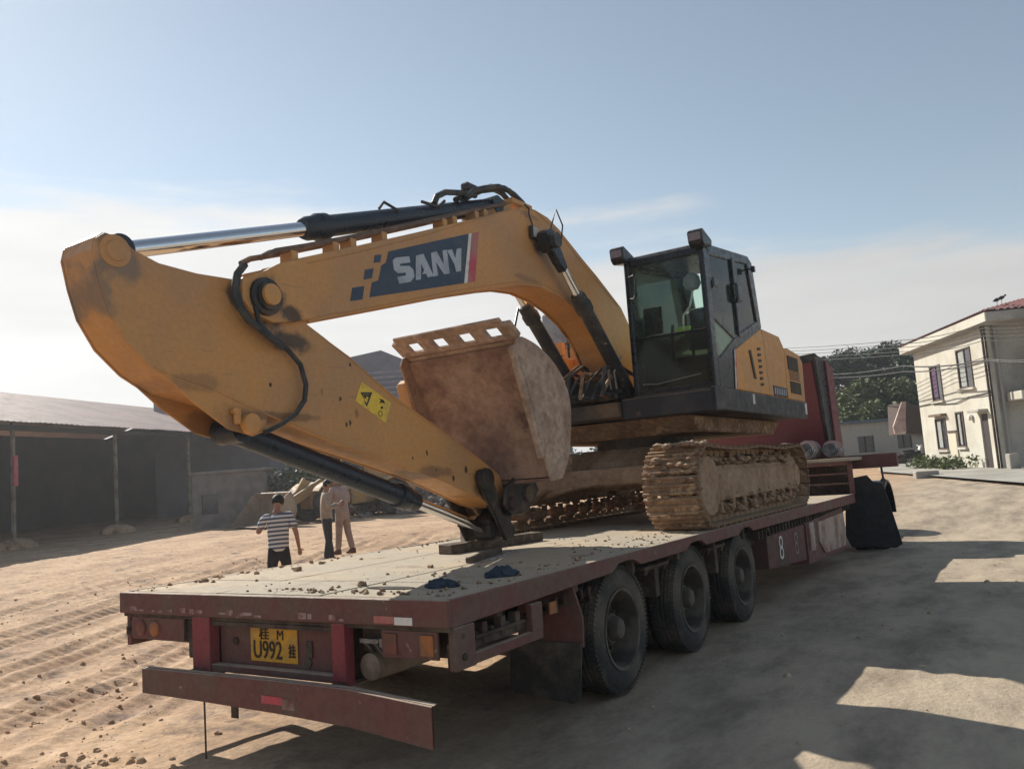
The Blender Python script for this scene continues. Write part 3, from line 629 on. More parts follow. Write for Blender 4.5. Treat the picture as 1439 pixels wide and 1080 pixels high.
for cx, sg in ((-.31, 1), (-2.69, -1)):
    for i, (y, z, a) in enumerate(tp_):
        M = Matrix.Translation(Vector((cx, y, z)) - ex.org) @ Matrix.Rotation(-a + R_.uniform(-.02, .02), 4, 'X')
        o = bpy.data.objects.new('track_shoe', shoe); col.objects.link(o); o.parent = ex.o; o.matrix_local = M
        o2 = bpy.data.objects.new('track_link', linkm); col.objects.link(o2); o2.parent = o
    # idler and sprocket
    for yc, nm in ((FY, 'idler_wheel'), (RY, 'drive_sprocket')):
        mb = MB(); mb.lathe([(.30, -.05), (.30, .05), (.24, .055), (.22, .03), (.12, .03), (.11, .10), (.001, .10)], (cx, yc, TZ), (sg, 0, 0), 28)
        mb.lathe([(.30, .05), (.30, -.05), (.001, -.05)], (cx, yc, TZ), (sg, 0, 0), 28)
        ex.part(nm, mb, MUDP, smooth=True)
    if sg > 0:
        mb = MB(); mb.lathe([(.30, 0), (.31, .03), (.29, .055), (.05, .075), (.001, .075)], (cx + .20, FY + .03, TZ), (1, 0, 0), 28); ex.part('idler_cover', mb, MUDP, smooth=True)
        mb = MB(); mb.lathe([(.28, 0), (.29, .06), (.24, .10), (.16, .12), (.14, .15), (.001, .15)], (cx + .08, RY, TZ), (1, 0, 0), 28); ex.part('final_drive', mb, MUDP, smooth=True)
    # track frame: box with sloping top
    x0, x1 = cx - .17, cx + .19 * (1 if sg > 0 else 1)
    mb = MB(); mb.prism([(FY + .15, TZ - .14), (FY + .15, TZ + .17), (FY + .6, TZ + .20), (RY - .45, TZ + .20), (RY + .02, TZ + .12), (RY + .08, TZ - .08), (RY - .3, TZ - .13)], x0, x1)
    ex.part('track_frame', mb, MUDP, bev=.02)
    if sg > 0:
        mb = MB(); mb.prism([(FY + .32, TZ - .17), (FY + .34, TZ + .155), (RY - .25, TZ + .15), (RY - .1, TZ + .05), (RY - .05, TZ - .2), (RY - .5, TZ - .15)], x1, x1 + .03); ex.part('frame_side_plate', mb, MUDP, bev=.01)
    for k in range(8):
        y = FY + .45 + k * .40
        mb = MB()
        for q in (-.12, .12): mb.lathe([(.001, -.05), (.075, -.05), (.085, -.02), (.07, .02), (.06, .05), (.001, .06)], (cx + q, y, TZ - .255), (1, 0, 0), 16)
        mb.lathe([(.045, -.2), (.045, .2)], (cx, y, TZ - .255), (1, 0, 0), 12)
        r1 = ex.part('track_roller', mb, MUDP, smooth=True)
        mb = MB(); mb.prism([(y - .05, TZ - .14), (y + .05, TZ - .14), (y + .035, TZ - .28), (y - .035, TZ - .28)], cx + .18, cx + .215); ex.part('roller_bracket', mb, MUD, parent=r1, bev=.008)
    for y in (FY + 1.1, FY + 2.4):
        mb = MB(); mb.lathe([(.001, -.2), (.06, -.2), (.06, .13), (.07, .15), (.001, .16)], (cx, y, TZ + .275), (1, 0, 0), 16); ex.part('carrier_roller', mb, MUD, smooth=True)
    mb = MB(); mudlump(mb, cx + .1, FY + 1.7, TZ + .24, .12, 1.5, .04, 260); mudlump(mb, cx + .05, FY - .05, TZ + .42, .22, .25, .01, 60); mudlump(mb, cx, RY - .3, TZ + .30, .16, .4, .05, 90)
    mudlump(mb, cx, FY - .36, TZ + .1, .25, .03, .2, 50); mudlump(mb, cx + .2, FY + 2.0, TZ - .2, .01, 1.6, .1, 70)
    ex.part('caked_mud', mb, MUD, kind='stuff')
# --- undercarriage centre
mb = MB(); mb.prism([(5.5, TZ - .02), (5.35, TZ + .30), (5.6, TZ + .48), (6.9, TZ + .48), (7.1, TZ + .30), (6.95, TZ - .02)], -2.15, -.85); ex.part('carbody', mb, MUDP, bev=.04)
for sx in (-1, 1):
    for sy, ya, yb in ((-1, 5.55, 4.85), (1, 6.85, 7.45)):
        mb = MB(); xa = -1.5 + sx * .55; xb = -1.5 + sx * 1.02
        w0, w1 = .34, .22
        vs = []
        for (x, y, zt, zb, hw) in ((xa, ya, TZ + .46, TZ + .06, w0), ((xa + xb) / 2, (ya * .45 + yb * .55), TZ + .36, TZ + .02, .27), (xb, yb, TZ + .17, TZ - .15, w1)):
            vs += [(x, y - hw, zt), (x, y + hw, zt), (x, y + hw, zb), (x, y - hw, zb)]
        fs = [(0, 1, 2, 3), (11, 10, 9, 8)]
        for i in (0, 4):
            for k in range(4): fs.append((i + k, i + 4 + k, i + 4 + (k + 1) % 4, i + (k + 1) % 4))
        mb.add(vs, fs); ex.part('carbody_leg', mb, MUDP, bev=.02)
# long curved front cross tube, seen behind the bucket
mb = MB(); pr = []
for t in [k / 12 for k in range(13)]:
    x = -2.5 + 1.95 * t; pr.append((x, TZ + .235 + .03 * t))
for t in [k / 12 for k in range(12, -1, -1)]:
    x = -2.5 + 1.95 * t; a = min(t / .45, 1); pr.append((x, TZ - .12 + .17 * math.sin(a * math.pi / 2)))
mb.prism(pr, 5.0, 5.25, 'y'); ex.part('front_cross_beam', mb, MUDP, bev=.02)
mb = MB(); mb.lathe([(.62, 0), (.62, .14), (.68, .15), (.68, .24), (.60, .25), (.60, .30)], (-1.5, 6.2, TZ + .47), (0, 0, 1), 40); ex.part('slew_ring', mb, mat('slew_ring_dark', (.05, .045, .04), .6, (.12, .09, .07), 4), smooth=True)
# --- upper structure
B0, B1 = 2.22, 2.50
mb = MB(); mb.box(-2.92, -.10, 4.95, 8.6, B0 + .04, B1 - .01); mb.box(-1.75, -1.15, 4.72, 4.97, B0 + .05, B1 - .06); ex.part('revolving_frame', mb, mat('frame_brown_black', (.05, .04, .035), .7, (.16, .10, .06), 2), bev=.01)
mb = MB(); mb.prism([(5.0, 2.24), (5.3, 2.06), (8.3, 2.06), (8.75, 2.25)], -2.7, -.42); ex.part('belly_plate', mb, MUD, bev=.02)
mb = MB(); mb.box(-1.14, -.05, 4.80, 5.0, B0 + .02, B1 - .03); mb.prism([(4.80, B0 + .03), (4.8, B1), (8.85, B1), (8.82, B0 + .03)], -.098, -.045)
ex.part('side_skirt', mb, mat('skirt_black_dusty', (.025, .025, .03), .5, (.06, .05, .05), 2, (.45, .7), col3=(.28, .17, .09), s3=1.7, t3=(.60, .72), dust=(.3, .2, .13), dustn=.1), bev=.01)
mb = MB(); mb.box(-.044, -.040, 6.12, 6.20, B0 + .14, B1 - .02); ex.part('white_mark', mb, WHT)
mb = MB(); mb.box(-.044, -.040, 8.70, 8.80, B0 + .10, B1 - .02); ex.part('reflector', mb, WHT)
# bodywork on the cab side
def panel(name, prof, x0, x1, m, bev=.015, parent=None, seg=2): mb = MB(); mb.prism(prof, x0, x1); return ex.part(name, mb, m, bev=bev, seg=seg, parent=parent)
pf = panel('front_door', [(5.63, B1 + .01), (5.72, 2.98), (6.86, 3.36), (6.93, 3.27), (6.98, B1 + .01)], -1.0, -.065, YEL2)
panel('door_trim', [(5.60, B1 + .012), (5.69, 2.985), (5.72, 2.99), (5.635, B1 + .012)], -.068, -.060, LRED, 0, pf)
panel('door_trim', [(5.57, B1 + .012), (5.665, 2.97), (5.69, 2.98), (5.60, B1 + .012)], -.069, -.061, WHT, 0, pf)
for k in range(7):
    z = 3.09 - k * .075; mb = MB(); mb.prism([(6.60 + k * .0, z), (6.72, z + .012), (6.72, z - .022), (6.60, z - .034)], -.063, -.055); ex.part('vent_slot', mb, STKB, parent=pf)
mb = MB(); mb.prism([(6.22, 3.02), (6.30, 3.03), (6.42, 2.68), (6.34, 2.68)], -.064, -.052); ex.part('door_handle', mb, STKB, parent=pf, bev=.004)
ps = panel('rear_door', [(7.0, B1 + .01), (6.95, 3.27), (6.88, 3.37), (7.75, 3.36), (7.95, 3.22), (7.88, B1 + .01)], -1.0, -.068, YEL)
mb = MB(); mb.box(-.066, -.060, 7.18, 7.86, B1 + .02, B1 + .15); lb = ex.part('model_badge', mb, STKB, parent=ps)
for k in range(7):
    y = 7.20 + k * .09; mb = MB(); mb.prism([(y, B1 + .04), (y + .02, B1 + .13), (y + .045, B1 + .13), (y + .05, B1 + .04), (y + .03, B1 + .04), (y + .025, B1 + .09), (y + .02, B1 + .04)], -.0605, -.057); ex.part('badge_letter', mb, LETG, parent=ps)
pc = panel('engine_door', [(7.90, B1 + .01), (7.97, 3.22), (8.15, 3.24), (8.80, 3.20), (8.95, 3.10), (8.88, B1 + .01)], -1.0, -.068, YEL)
for (ya, yb, za, zb) in ((8.05, 8.62, 2.93, 3.13), (8.08, 8.66, 2.60, 2.77)):
    mb = MB(); mb.box(-.07, -.058, ya, yb, za, zb); g_ = ex.part('grille', mb, mat('grille_dark', (.06, .045, .03), .8), parent=pc, bev=.004)
for k in range(4):
    z = 2.80 + k * .034; mb = MB(); mb.box(-.07, -.055, 8.08, 8.64, z, z + .010); ex.part('louvre', mb, STKB, parent=pc)
mb = MB(); mb.prism([(8.0, B0 + .04), (8.0, 3.05), (8.7, 3.12), (9.0, 3.02), (9.12, 2.7), (9.05, B0 + .08)], -2.85, -1.0); ex.part('counterweight', mb, YEL, bev=.12, seg=4)
mb = MB(); mb.prism([(8.85, B0 + .06), (8.9, 3.05), (9.02, 2.95), (9.08, 2.6), (9.0, B0 + .08)], -1.02, -.40); ex.part('counterweight_end', mb, YEL, bev=.05, seg=3)
mb = MB(); mb.prism([(6.4, 2.5), (6.4, 3.36), (8.4, 3.34), (8.4, 2.5)], -2.6, -1.0); ex.part('engine_cover', mb, YEL, bev=.03)
mb = MB(); mb.prism([(6.95, 3.36), (7.05, 3.46), (7.75, 3.40), (8.1, 3.2), (7.0, 3.2)], -.75, -.30); ex.part('intake_cover', mb, BLK, bev=.02)
mb = MB(); mb.prism([(7.7, 3.30), (7.8, 3.36), (8.5, 3.30), (8.9, 3.16), (7.7, 3.16)], -.9, -.2); ex.part('rear_hood', mb, BLKD, bev=.03)
# far side: tool box, tank, handrail, mirror
mb = MB(); mb.prism([(4.85, 2.50), (4.85, 3.07), (5.0, 3.12), (6.1, 3.12), (6.1, 2.5)], -2.90, -2.02); tb = ex.part('tool_box', mb, YEL, bev=.02)
mb = MB(); mb.prism([(6.12, 2.5), (6.12, 3.40), (7.3, 3.40), (7.3, 2.5)], -2.88, -2.02); ex.part('fuel_tank', mb, YEL, bev=.02)
mb = MB(); mb.box(-2.1, -1.98, 5.05, 5.13, 3.12, 3.28); mb.box(-2.02, -1.9, 5.4, 5.5, 2.5, 3.36); ex.part('box_post', mb, YEL)
mb = MB(); mb.prism([(6.12, 3.405), (6.15, 3.92), (6.2, 3.92), (6.2, 3.405)], -2.88, -2.25); ex.part('tank_guard_sheet', mb, SLV, bev=.02)
for (a, b) in (((-2.9, 5.2, 3.1), (-2.9, 5.6, 3.95)), ((-2.35, 5.9, 3.1), (-2.35, 5.9, 3.75))):
    mb = MB(); mb.tube([a, b], .017, 8); ex.part('handrail', mb, BLK)
mb = MB(); mb.tube([(-2.9, 5.3, 3.30), (-2.5, 5.3, 3.26), (-2.05, 5.3, 3.30)], .014, 8); ex.part('handrail', mb, BLK)
# swivel hoses in front of the boom foot
for k in range(11):
    x = -1.97 + k * .072 + R_.uniform(-.02, .02); y0 = 4.65 + R_.uniform(-.12, .10)
    mb = MB(); mb.tube([(x, 5.1, 2.50), (x + R_.uniform(-.05, .03), y0, 2.50 + R_.uniform(0, .08)), (x + R_.uniform(-.04, .08), y0 + .02, 2.62 + R_.uniform(0, .2)), (x + R_.uniform(0, .12), y0 + .3, 2.78 + R_.uniform(0, .15)), (x + .05, 5.3, 2.8)], R_.uniform(.014, .024), 8); ex.part('hydraulic_hose', mb, HOSE if k % 3 else MUD, smooth=True)
mb = MB(); mb.box(-1.98, -1.16, 4.75, 5.3, 2.47, 2.56); mb.box(-1.9, -1.2, 4.95, 5.15, 2.56, 2.74); ex.part('hose_manifold', mb, GREASE, bev=.02)
for k in range(3):
    mb = MB(); x = -1.32 + k * .07; mb.tube([(x, 4.8, 2.60), (x + .02, 4.72, 2.78), (x + .10, 4.78, 2.90 + .03 * k)], .010, 6); ex.part('steel_pipe', mb, mat('steel_pipe', (.30, .29, .28), .4, metal=.5))
# --- cab
CX0, CX1 = -1.03, -.075
cf_ = []   # side profile of the cab
side = [(4.97, 2.50), (4.97, 4.02), (5.06, 4.08), (6.66, 4.27), (6.80, 4.20), (6.93, 3.38), (6.86, 3.33), (5.70, 2.97), (5.62, 2.50)]
cab = ex.part('cab', MB().box(CX0 + .05, CX1 - .05, 5.02, 6.3, 2.50, 2.56), TEAL)
def cpart(name, mb, m, **k): return ex.part(name, mb, m, parent=cab, **k)
def tubebar(pts, r, n=8): mb = MB(); mb.tube(pts, r, n); return mb
# pillars as boxes in profile
def strip(poly, x0, x1): mb = MB(); mb.prism(poly, x0, x1); return mb
for x0, x1 in ((CX1 - .06, CX1), (CX0, CX0 + .06)):
    cpart('front_pillar', strip([(4.93, 2.50), (4.93, 4.03), (4.99, 4.08), (5.14, 4.06), (5.10, 3.6), (5.08, 2.50)], x0, x1), BLK, bev=.012)
    cpart('rear_pillar', strip([(6.58, 4.16), (6.66, 4.27), (6.80, 4.22), (6.95, 3.38), (6.86, 3.33), (6.78, 3.42)], x0, x1), BLK, bev=.012)
    cpart('roof_side', strip([(4.99, 4.04), (4.99, 4.10), (6.66, 4.28), (6.72, 4.20), (6.6, 4.16), (5.12, 3.99)], x0, x1), BLK, bev=.012)
    cpart('lower_side', strip([(6.86, 3.33), (6.80, 3.46), (5.78, 3.13), (5.16, 2.84), (5.08, 2.84), (5.08, 2.50), (5.62, 2.50), (5.70, 2.97)], x0, x1), BLK, bev=.012)
cpart('door_post', strip([(5.93, 3.14), (5.93, 4.12), (6.03, 4.13), (6.02, 3.17)], CX1 - .05, CX1 + .008), BLK, bev=.01)
cpart('side_window', strip([(5.08, 3.30), (5.10, 4.0), (5.93, 4.09), (5.93, 3.20), (5.75, 3.13)], CX1 - .030, CX1 - .022), GLS)
cpart('side_window', strip([(5.08, 2.84), (5.08, 3.29), (5.76, 3.13), (5.16, 2.84)], CX1 - .030, CX1 - .022), glass('milky_glass', (.55, .72, .68), .06, .3, (.42, .44, .38)))
cpart('rear_side_window', strip([(6.02, 3.21), (6.03, 4.10), (6.60, 4.17), (6.78, 3.45)], CX1 - .030, CX1 - .022), GLS)
cpart('far_side_window', strip([(5.10, 2.84), (5.12, 4.0), (6.60, 4.17), (6.78, 3.45), (5.78, 3.13)], CX0 + .022, CX0 + .03), GLS)
cpart('window_rail', strip([(5.08, 3.28), (5.08, 3.31), (5.78, 3.15), (5.76, 3.12)], CX1 - .035, CX1 - .01), BLK)
cpart('window_rail', strip([(5.5, 3.21), (5.5, 4.04), (5.53, 4.04), (5.53, 3.2)], CX1 - .04, CX1 - .025), BLK)
cpart('door_mirror', MB().box(CX1 + .0, CX1 + .05, 5.90, 6.08, 3.58, 3.80), BLK, bev=.02)
cpart('door_handle', MB().box(CX1 - .002, CX1 + .02, 5.14, 5.30, 3.64, 3.74), BLK, bev=.01)
cpart('roof', strip([(4.96, 4.06), (5.0, 4.115), (6.66, 4.295), (6.76, 4.24), (6.70, 4.19), (5.05, 4.04)], CX0 + .02, CX1 - .02), BLK, bev=.02)
cpart('rear_wall', strip([(6.62, 4.15), (6.68, 4.2), (6.90, 3.36), (6.84, 3.34)], CX0 + .06, CX0 + .16), BLK)
cpart('rear_wall', strip([(6.62, 4.15), (6.68, 4.2), (6.90, 3.36), (6.84, 3.34)], CX1 - .22, CX1 - .06), BLK)
cpart('rear_wall', strip([(6.84, 2.5), (6.84, 3.36), (6.90, 3.36), (6.90, 2.5)], CX0 + .06, CX1 - .06), BLK)
cpart('rear_window', strip([(6.63, 4.14), (6.645, 4.14), (6.86, 3.36), (6.845, 3.36)], CX0 + .16, CX1 - .22), GLS)
# front
cpart('front_header', MB().box(CX0 + .05, CX1 - .05, 4.93, 5.0, 3.98, 4.07), BLK, bev=.012)
cpart('front_sill', MB().box(CX0 + .05, CX1 - .05, 4.93, 5.0, 2.48, 2.56), BLK, bev=.012)
cpart('windscreen', MB().box(CX0 + .055, CX1 - .055, 4.955, 4.963, 3.16, 3.985), GLS)
cpart('lower_front_glass', MB().box(CX0 + .055, CX1 - .055, 4.945, 4.953, 2.56, 3.13), GLD)
cpart('windscreen_rail', MB().box(CX0 + .05, CX1 - .05, 4.935, 4.97, 3.125, 3.155), BLK, bev=.008)
cpart('wiper', tubebar([(CX0 + .12, 4.925, 2.62), (CX0 + .3, 4.92, 2.605), (CX1 - .15, 4.925, 2.66)], .007, 6), mat('dull_metal', (.2, .2, .2), .4))
cpart('grab_handle', tubebar([(CX0 + .07, 4.90, 3.86), (CX0 + .14, 4.88, 3.87), (CX0 + .16, 4.87, 3.82), (CX0 + .155, 4.87, 3.65), (CX0 + .12, 4.88, 3.60), (CX0 + .07, 4.9, 3.61)], .012, 8), BLK)
cpart('cab_front_step', MB().box(CX0, CX1, 4.92, 5.0, 2.42, 2.50), BLKD, bev=.01)
for x in (CX0 + .0, CX1 - .02):
    mb = MB(); mb.prism([(5.10, 4.14), (4.82, 4.22), (4.76, 4.19), (4.78, 4.06), (4.84, 4.02), (5.08, 4.06)], x - .09, x + .08); l_ = cpart('work_light', mb, BLK, bev=.02, seg=2)
    mb = MB(); mb.box(x - .07, x + .06, 4.762, 4.772, 4.085, 4.17); l2 = ex.part('lens', mb, mat('dull_lamp_lens', (.22, .17, .18), .25), parent=cab)
# interior
cpart('seat', MB().box(-.78, -.32, 5.65, 6.1, 2.78, 2.98), BLK, bev=.05, seg=2)
mb = MB(); mb.box(-.76, -.34, 6.05, 6.2, 2.95, 3.62); cpart('seat_back', mb, BLK, bev=.06, seg=2)
mb = MB(); mb.box(-.42, -.22, 6.2, 6.6, 2.56, 4.1); cpart('inner_post', mb, TEAL, bev=.02)
mb = MB(); mb.prism([(5.1, 3.20), (5.12, 3.52), (5.17, 3.52), (5.16, 3.20)], -.92, -.70); cpart('monitor', mb, BLK, bev=.01)
mb = MB(); mb.box(-.98, -.86, 5.15, 5.9, 2.6, 3.20); cpart('console', mb, TEAL, bev=.03)
mb = MB(); mb.tube([(-.66, 5.3, 2.8), (-.65, 5.28, 3.2), (-.63, 5.27, 3.30)], .018, 8); cpart('control_lever', mb, BLK)
mb = MB(); mb.tube([(-.42, 5.3, 2.8), (-.42, 5.28, 3.15), (-.40, 5.27, 3.24)], .018, 8); cpart('control_lever', mb, BLK)
mb = MB(); mb.box(-.60, -.44, 5.3, 5.34, 3.20, 3.27); cpart('yellow_green_tag', mb, mat('lime_cloth', (.45, .60, .10), .8))
mb = MB(); mb.lathe([(.001, 0), (.07, .02), (.10, .08), (.085, .16), (.04, .2), (.001, .21)], (-.30, 5.12, 3.62), (0, 0, 1), 14); cpart('cab_fan', mb, mat('grey_plastic', (.28, .27, .28), .6), smooth=True)
mb = MB(); mb.tube([(-.30, 5.12, 3.62), (-.34, 5.1, 3.45), (-.42, 5.08, 3.35), (-.44, 5.1, 3.2)], .012, 6); cpart('white_cable', mb, WHT)
for (a, b) in (((-.075, 6.62, 4.1), (-.0, 6.6, 4.08)),): cpart('mirror_arm', tubebar([a, b], .01, 6), BLK)
mb = MB(); mb.box(-.03, .01, 6.57, 6.63, 4.05, 4.12); cpart('rear_marker', mb, BLK)
# --- boom
YZ = lambda pts, x=XF: [yz(u, v, x) for u, v in pts]
top = [(.22, 3.22), (.75, 3.415), (1.52, 3.70), (1.98, 3.875), (2.76, 4.17), (3.10, 4.30), (3.30, 4.36), (3.47, 4.38), (3.73, 4.36), (3.97, 4.28), (4.21, 4.17), (4.47, 4.05), (4.8, 3.91), (5.38, 3.63), (5.66, 3.35), (5.72, 3.0), (5.62, 2.70)]
bot = [(5.42, 2.48), (5.28, 2.52), (5.05, 2.80), (4.86, 3.05), (4.66, 3.24), (4.42, 3.38), (4.12, 3.49), (3.83, 3.555), (3.47, 3.585), (3.12, 3.555), (2.86, 3.50), (2.21, 3.34), (1.59, 3.17), (.45, 2.86)]
mb = MB(); mb.prism([(.22, 3.22)] + top[1:] + bot + [(.22, 2.95)], -1.67, -1.33); boom = ex.part('boom', mb, YEL, bev=.012)
def webs(name, prof, xa, xb, m, par=None, bev=.004): mb = MB(); mb.prism(prof, xa, xb); return ex.part(name, mb, m, bev=bev, parent=par)
for xa, xb in ((-1.33, -1.305), (-1.695, -1.67)):
    webs('boom_side_plate', [(.22, 3.235)] + [(y, z + .012) for y, z in top[1:]] + [(y, z - .012) for y, z in bot] + [(.30, 2.80)], xa, xb, YBOOM, boom)
    # fork cheek at the arm pin
    ck = [(-.26, 2.98), (-.25, 3.02), (-.06, 3.10), (.06, 3.17), (.24, 3.235), (.34, 3.2), (.36, 2.84), (.16, 2.79), (-.02, 2.76), (-.18, 2.80), (-.26, 2.88)]
    webs('boom_fork_cheek', ck, xa - .012, xb + .012, YBOOM, boom, .006)
mb = MB(); mb.lathe([(.001, 0), (.125, 0), (.122, .025), (.095, .03), (.09, .05), (.001, .055)], (-1.293, -.08, 2.92), (1, 0, 0), 28); ex.part('arm_pin_boss', mb, GREASE, parent=boom, smooth=True)
mb = MB(); mb.lathe([(.001, 0), (.072, 0), (.068, .02), (.001, .024)], (-1.238, -.08, 2.925), (1, 0, 0), 20); ex.part('arm_pin', mb, YEL, parent=boom, smooth=True)
# grease run and collar behind the fork
# pipes along the boom top
pipe = mat('pipe_brown', (.12, .075, .055), .6, (.20, .12, .08), 6)
for k, (x, dz) in enumerate(((-1.36, .07), (-1.42, .085), (-1.62, .07))):
    mb = MB(); mb.tube([(-.22, x and x, 3.12) and (x, .00, 3.22), (x, .08, 3.27), (x, .35, 3.36), (x, 1.0, 3.58 + dz * .2), (x, 1.9, 3.86 + dz), (x, 2.6, 4.13 + dz), (x, 3.0, 4.30 + dz * .7)], .020, 8); ex.part('boom_pipe', mb, pipe, smooth=True)
for y in (.22, .62, .80, 1.15, 1.95, 2.10, 2.45, 2.6):
    z = np.interp(y, [t[0] for t in top[:8]], [t[1] for t in top[:8]])
    mb = MB(); mb.box(-1.45, -1.33, y - .03, y + .03, z - .01, z + .075); ex.part('pipe_clamp', mb, YEL, bev=.004)
mb = MB(); mb.prism([(2.55, 4.12), (2.6, 4.20), (3.0, 4.34), (3.15, 4.40), (3.2, 4.34), (2.8, 4.18)], -1.60, -1.40); ex.part('arm_cylinder_bracket', mb, YEL, bev=.01)
mb = MB(); mb.box(-1.5, -1.36, 3.14, 3.52, 4.40, 4.46); ex.part('pipe_clamp', mb, YEL, bev=.01)
# SANY panel: flat print on the boom side, traced on the plane
def flat(pix, x, th_=.0025): mb = MB(); mb.prism([yz(420 + u / 6, 270 + v / 6, x) for u, v in pix], x, x + th_); return mb
X1 = -1.3045
lp = ex.part('logo_panel', flat([(755, 500), (735, 593), (695, 618), (670, 742), (615, 762), (595, 886), (1392, 767), (1430, 350)], X1), LOGB, parent=boom)
for q in ([(640, 530), (695, 525), (685, 590), (630, 596)], [(556, 655), (630, 640), (615, 725), (545, 738)], [(450, 806), (550, 790), (535, 905), (432, 918)]): ex.part('logo_square', flat(q, X1), LOGB, parent=boom)
ex.part('logo_stripe', flat([(1432, 350), (1392, 768), (1420, 762), (1455, 346)], X1), WHT, parent=boom)
ex.part('logo_stripe', flat([(1457, 346), (1422, 762), (1485, 752), (1515, 335)], X1), LRED, parent=boom)
X2 = X1 + .0035
for lt in ([(790, 575), (815, 552), (928, 540), (938, 592), (852, 603), (850, 622), (930, 622), (962, 650), (974, 712), (942, 755), (845, 772), (828, 716), (900, 702), (902, 678), (832, 682), (800, 652)],
           [(985, 535), (1048, 520), (1135, 706), (1086, 718), (1072, 686), (1040, 692), (1055, 656), (1030, 600), (1027, 735), (985, 742)],
           [(1112, 512), (1158, 498), (1222, 612), (1210, 492), (1246, 486), (1270, 686), (1224, 692), (1152, 585), (1174, 702), (1134, 712)],
           [(1248, 490), (1290, 482), (1318, 560), (1330, 478), (1368, 470), (1366, 664), (1326, 672), (1312, 612)]):
    ex.part('logo_letter', flat(lt, X2), LETG, parent=boom)
# work lamp on the boom
mb = MB(); p = atx(747, 328, XF); mb.box(p.x, p.x + .05, p.y - .06, p.y + .06, p.z - .07, p.z + .07); ex.part('boom_lamp', mb, BLKD, bev=.01)
mb = MB(); mb.box(p.x + .05, p.x + .056, p.y - .045, p.y + .045, p.z - .05, p.z + .055); ex.part('lamp_lens', mb, mat('lamp_glass_dusty', (.50, .46, .42), .3))
mb = MB(); mb.tube([(XF + .02, p.y, p.z + .07), (XF + .02, p.y - .06, p.z + .18), (XF + .02, p.y - .05, 4.36), (XF - .03, p.y - .05, 4.41)], .009, 6); ex.part('lamp_cable', mb, HOSE)
# --- arm (stick)
XS = -1.335
box_top = [(-.95, 3.05), (-.80, 3.005), (-.55, 2.99), (-.29, 3.0), (.0, 2.93), (.29, 2.80), (.46, 2.72), (.69, 2.60), (1.18, 2.34), (1.59, 2.155), (2.21, 1.87), (2.54, 1.70), (2.60, 1.56), (2.50, 1.42)]
box_bot = [(2.36, 1.47), (2.07, 1.57), (1.65, 1.71), (1.0, 1.88), (.69, 1.955), (.37, 2.035), (.11, 2.115), (-.14, 2.19), (-.47, 2.26), (-.66, 2.30), (-.85, 2.405), (-1.0, 2.54), (-1.10, 2.70), (-1.15, 2.86), (-1.185, 3.02), (-1.17, 3.09), (-1.12, 3.13), (-1.04, 3.12)]
mb = MB(); mb.prism(box_top + box_bot, -1.65, -1.35); arm = ex.part('arm', mb, YARM, bev=.01)
for xa, xb in ((-1.35, XS), (-1.665, -1.65)):
    webs('arm_side_plate', [(y, z + .008) for y, z in box_top] + [(y, z - .008) for y, z in box_bot], xa, xb, YARM, arm)
    mb = MB(); mb.lathe([(.001, 0), (.092, 0), (.09, .008), (.06, .010), (.055, .02), (.001, .022)], (XS - .002 if xa > -1.5 else -1.663, -1.065, 3.03), (1 if xa > -1.5 else -1, 0, 0), 24); ex.part('arm_end_boss', mb, YEL, parent=arm, smooth=True)
    webs('bucket_cylinder_bracket', [(-.80, 2.38), (-.60, 2.22), (-.36, 2.07), (-.18, 2.03), (-.08, 2.06), (-.06, 2.17), (-.3, 2.24), (-.5, 2.32)], xa + .006, xb + .006, YARM, arm)
mb = MB(); mb.lathe([(.001, 0), (.065, 0), (.062, .045), (.001, .05)], (XS + .008, -.215, 2.105), (1, 0, 0), 20); mb.lathe([(.02, .0), (.02, .03)], (XS + .01, -.33, 2.18), (1, 0, 0), 8); ex.part('cylinder_pin', mb, YEL, parent=arm, smooth=True)
mb = MB(); mb.box(XS + .008, XS + .03, -.33, -.28, 2.10, 2.20); ex.part('pin_keeper', mb, YEL, parent=arm, bev=.006)
# hose looping down the arm side
hp_ = [(358, 430), (365, 455), (382, 473), (405, 492), (422, 512), (430, 540), (428, 562), (415, 582), (395, 596), (372, 607)]
mb = MB(); mb.tube([atx(u, v, XS + .045) for u, v in hp_], .017, 8); ex.part('arm_hose', mb, HOSE, parent=arm, smooth=True)
hp_ = [(345, 372), (335, 385), (332, 405), (338, 430), (352, 450), (375, 468), (400, 488)]
for dx in (0, .05):
    mb = MB(); mb.tube([atx(u - dx * 60, v, XS + .05 + dx) for u, v in hp_], .020, 8); ex.part('arm_hose', mb, HOSE, parent=arm, smooth=True)
# weld beads on the arm side
for pp in ([(300, 549), (363, 577), (407, 595), (450, 613), (497, 630), (540, 645)], [(217, 517), (250, 533), (283, 545), (340, 567)], [(458, 478), (492, 503), (558, 563), (607, 596), (672, 645)]):
    mb = MB(); mb.tube([atx(u, v, XS + .001) for u, v in pp], .006, 5); ex.part('weld_bead', mb, YEL, parent=arm, smooth=True)
for pp in ([(431, 447), (500, 436), (600, 416), (660, 405), (715, 397), (740, 396), (765, 400), (790, 414)], [(400, 376), (496, 356), (587, 333), (700, 299), (735, 291), (752, 296), (785, 327), (820, 372), (868, 430)]):
    mb = MB(); mb.tube([atx(u, v, XF - .004) for u, v in pp], .006, 5); ex.part('weld_bead', mb, YEL, parent=boom, smooth=True)
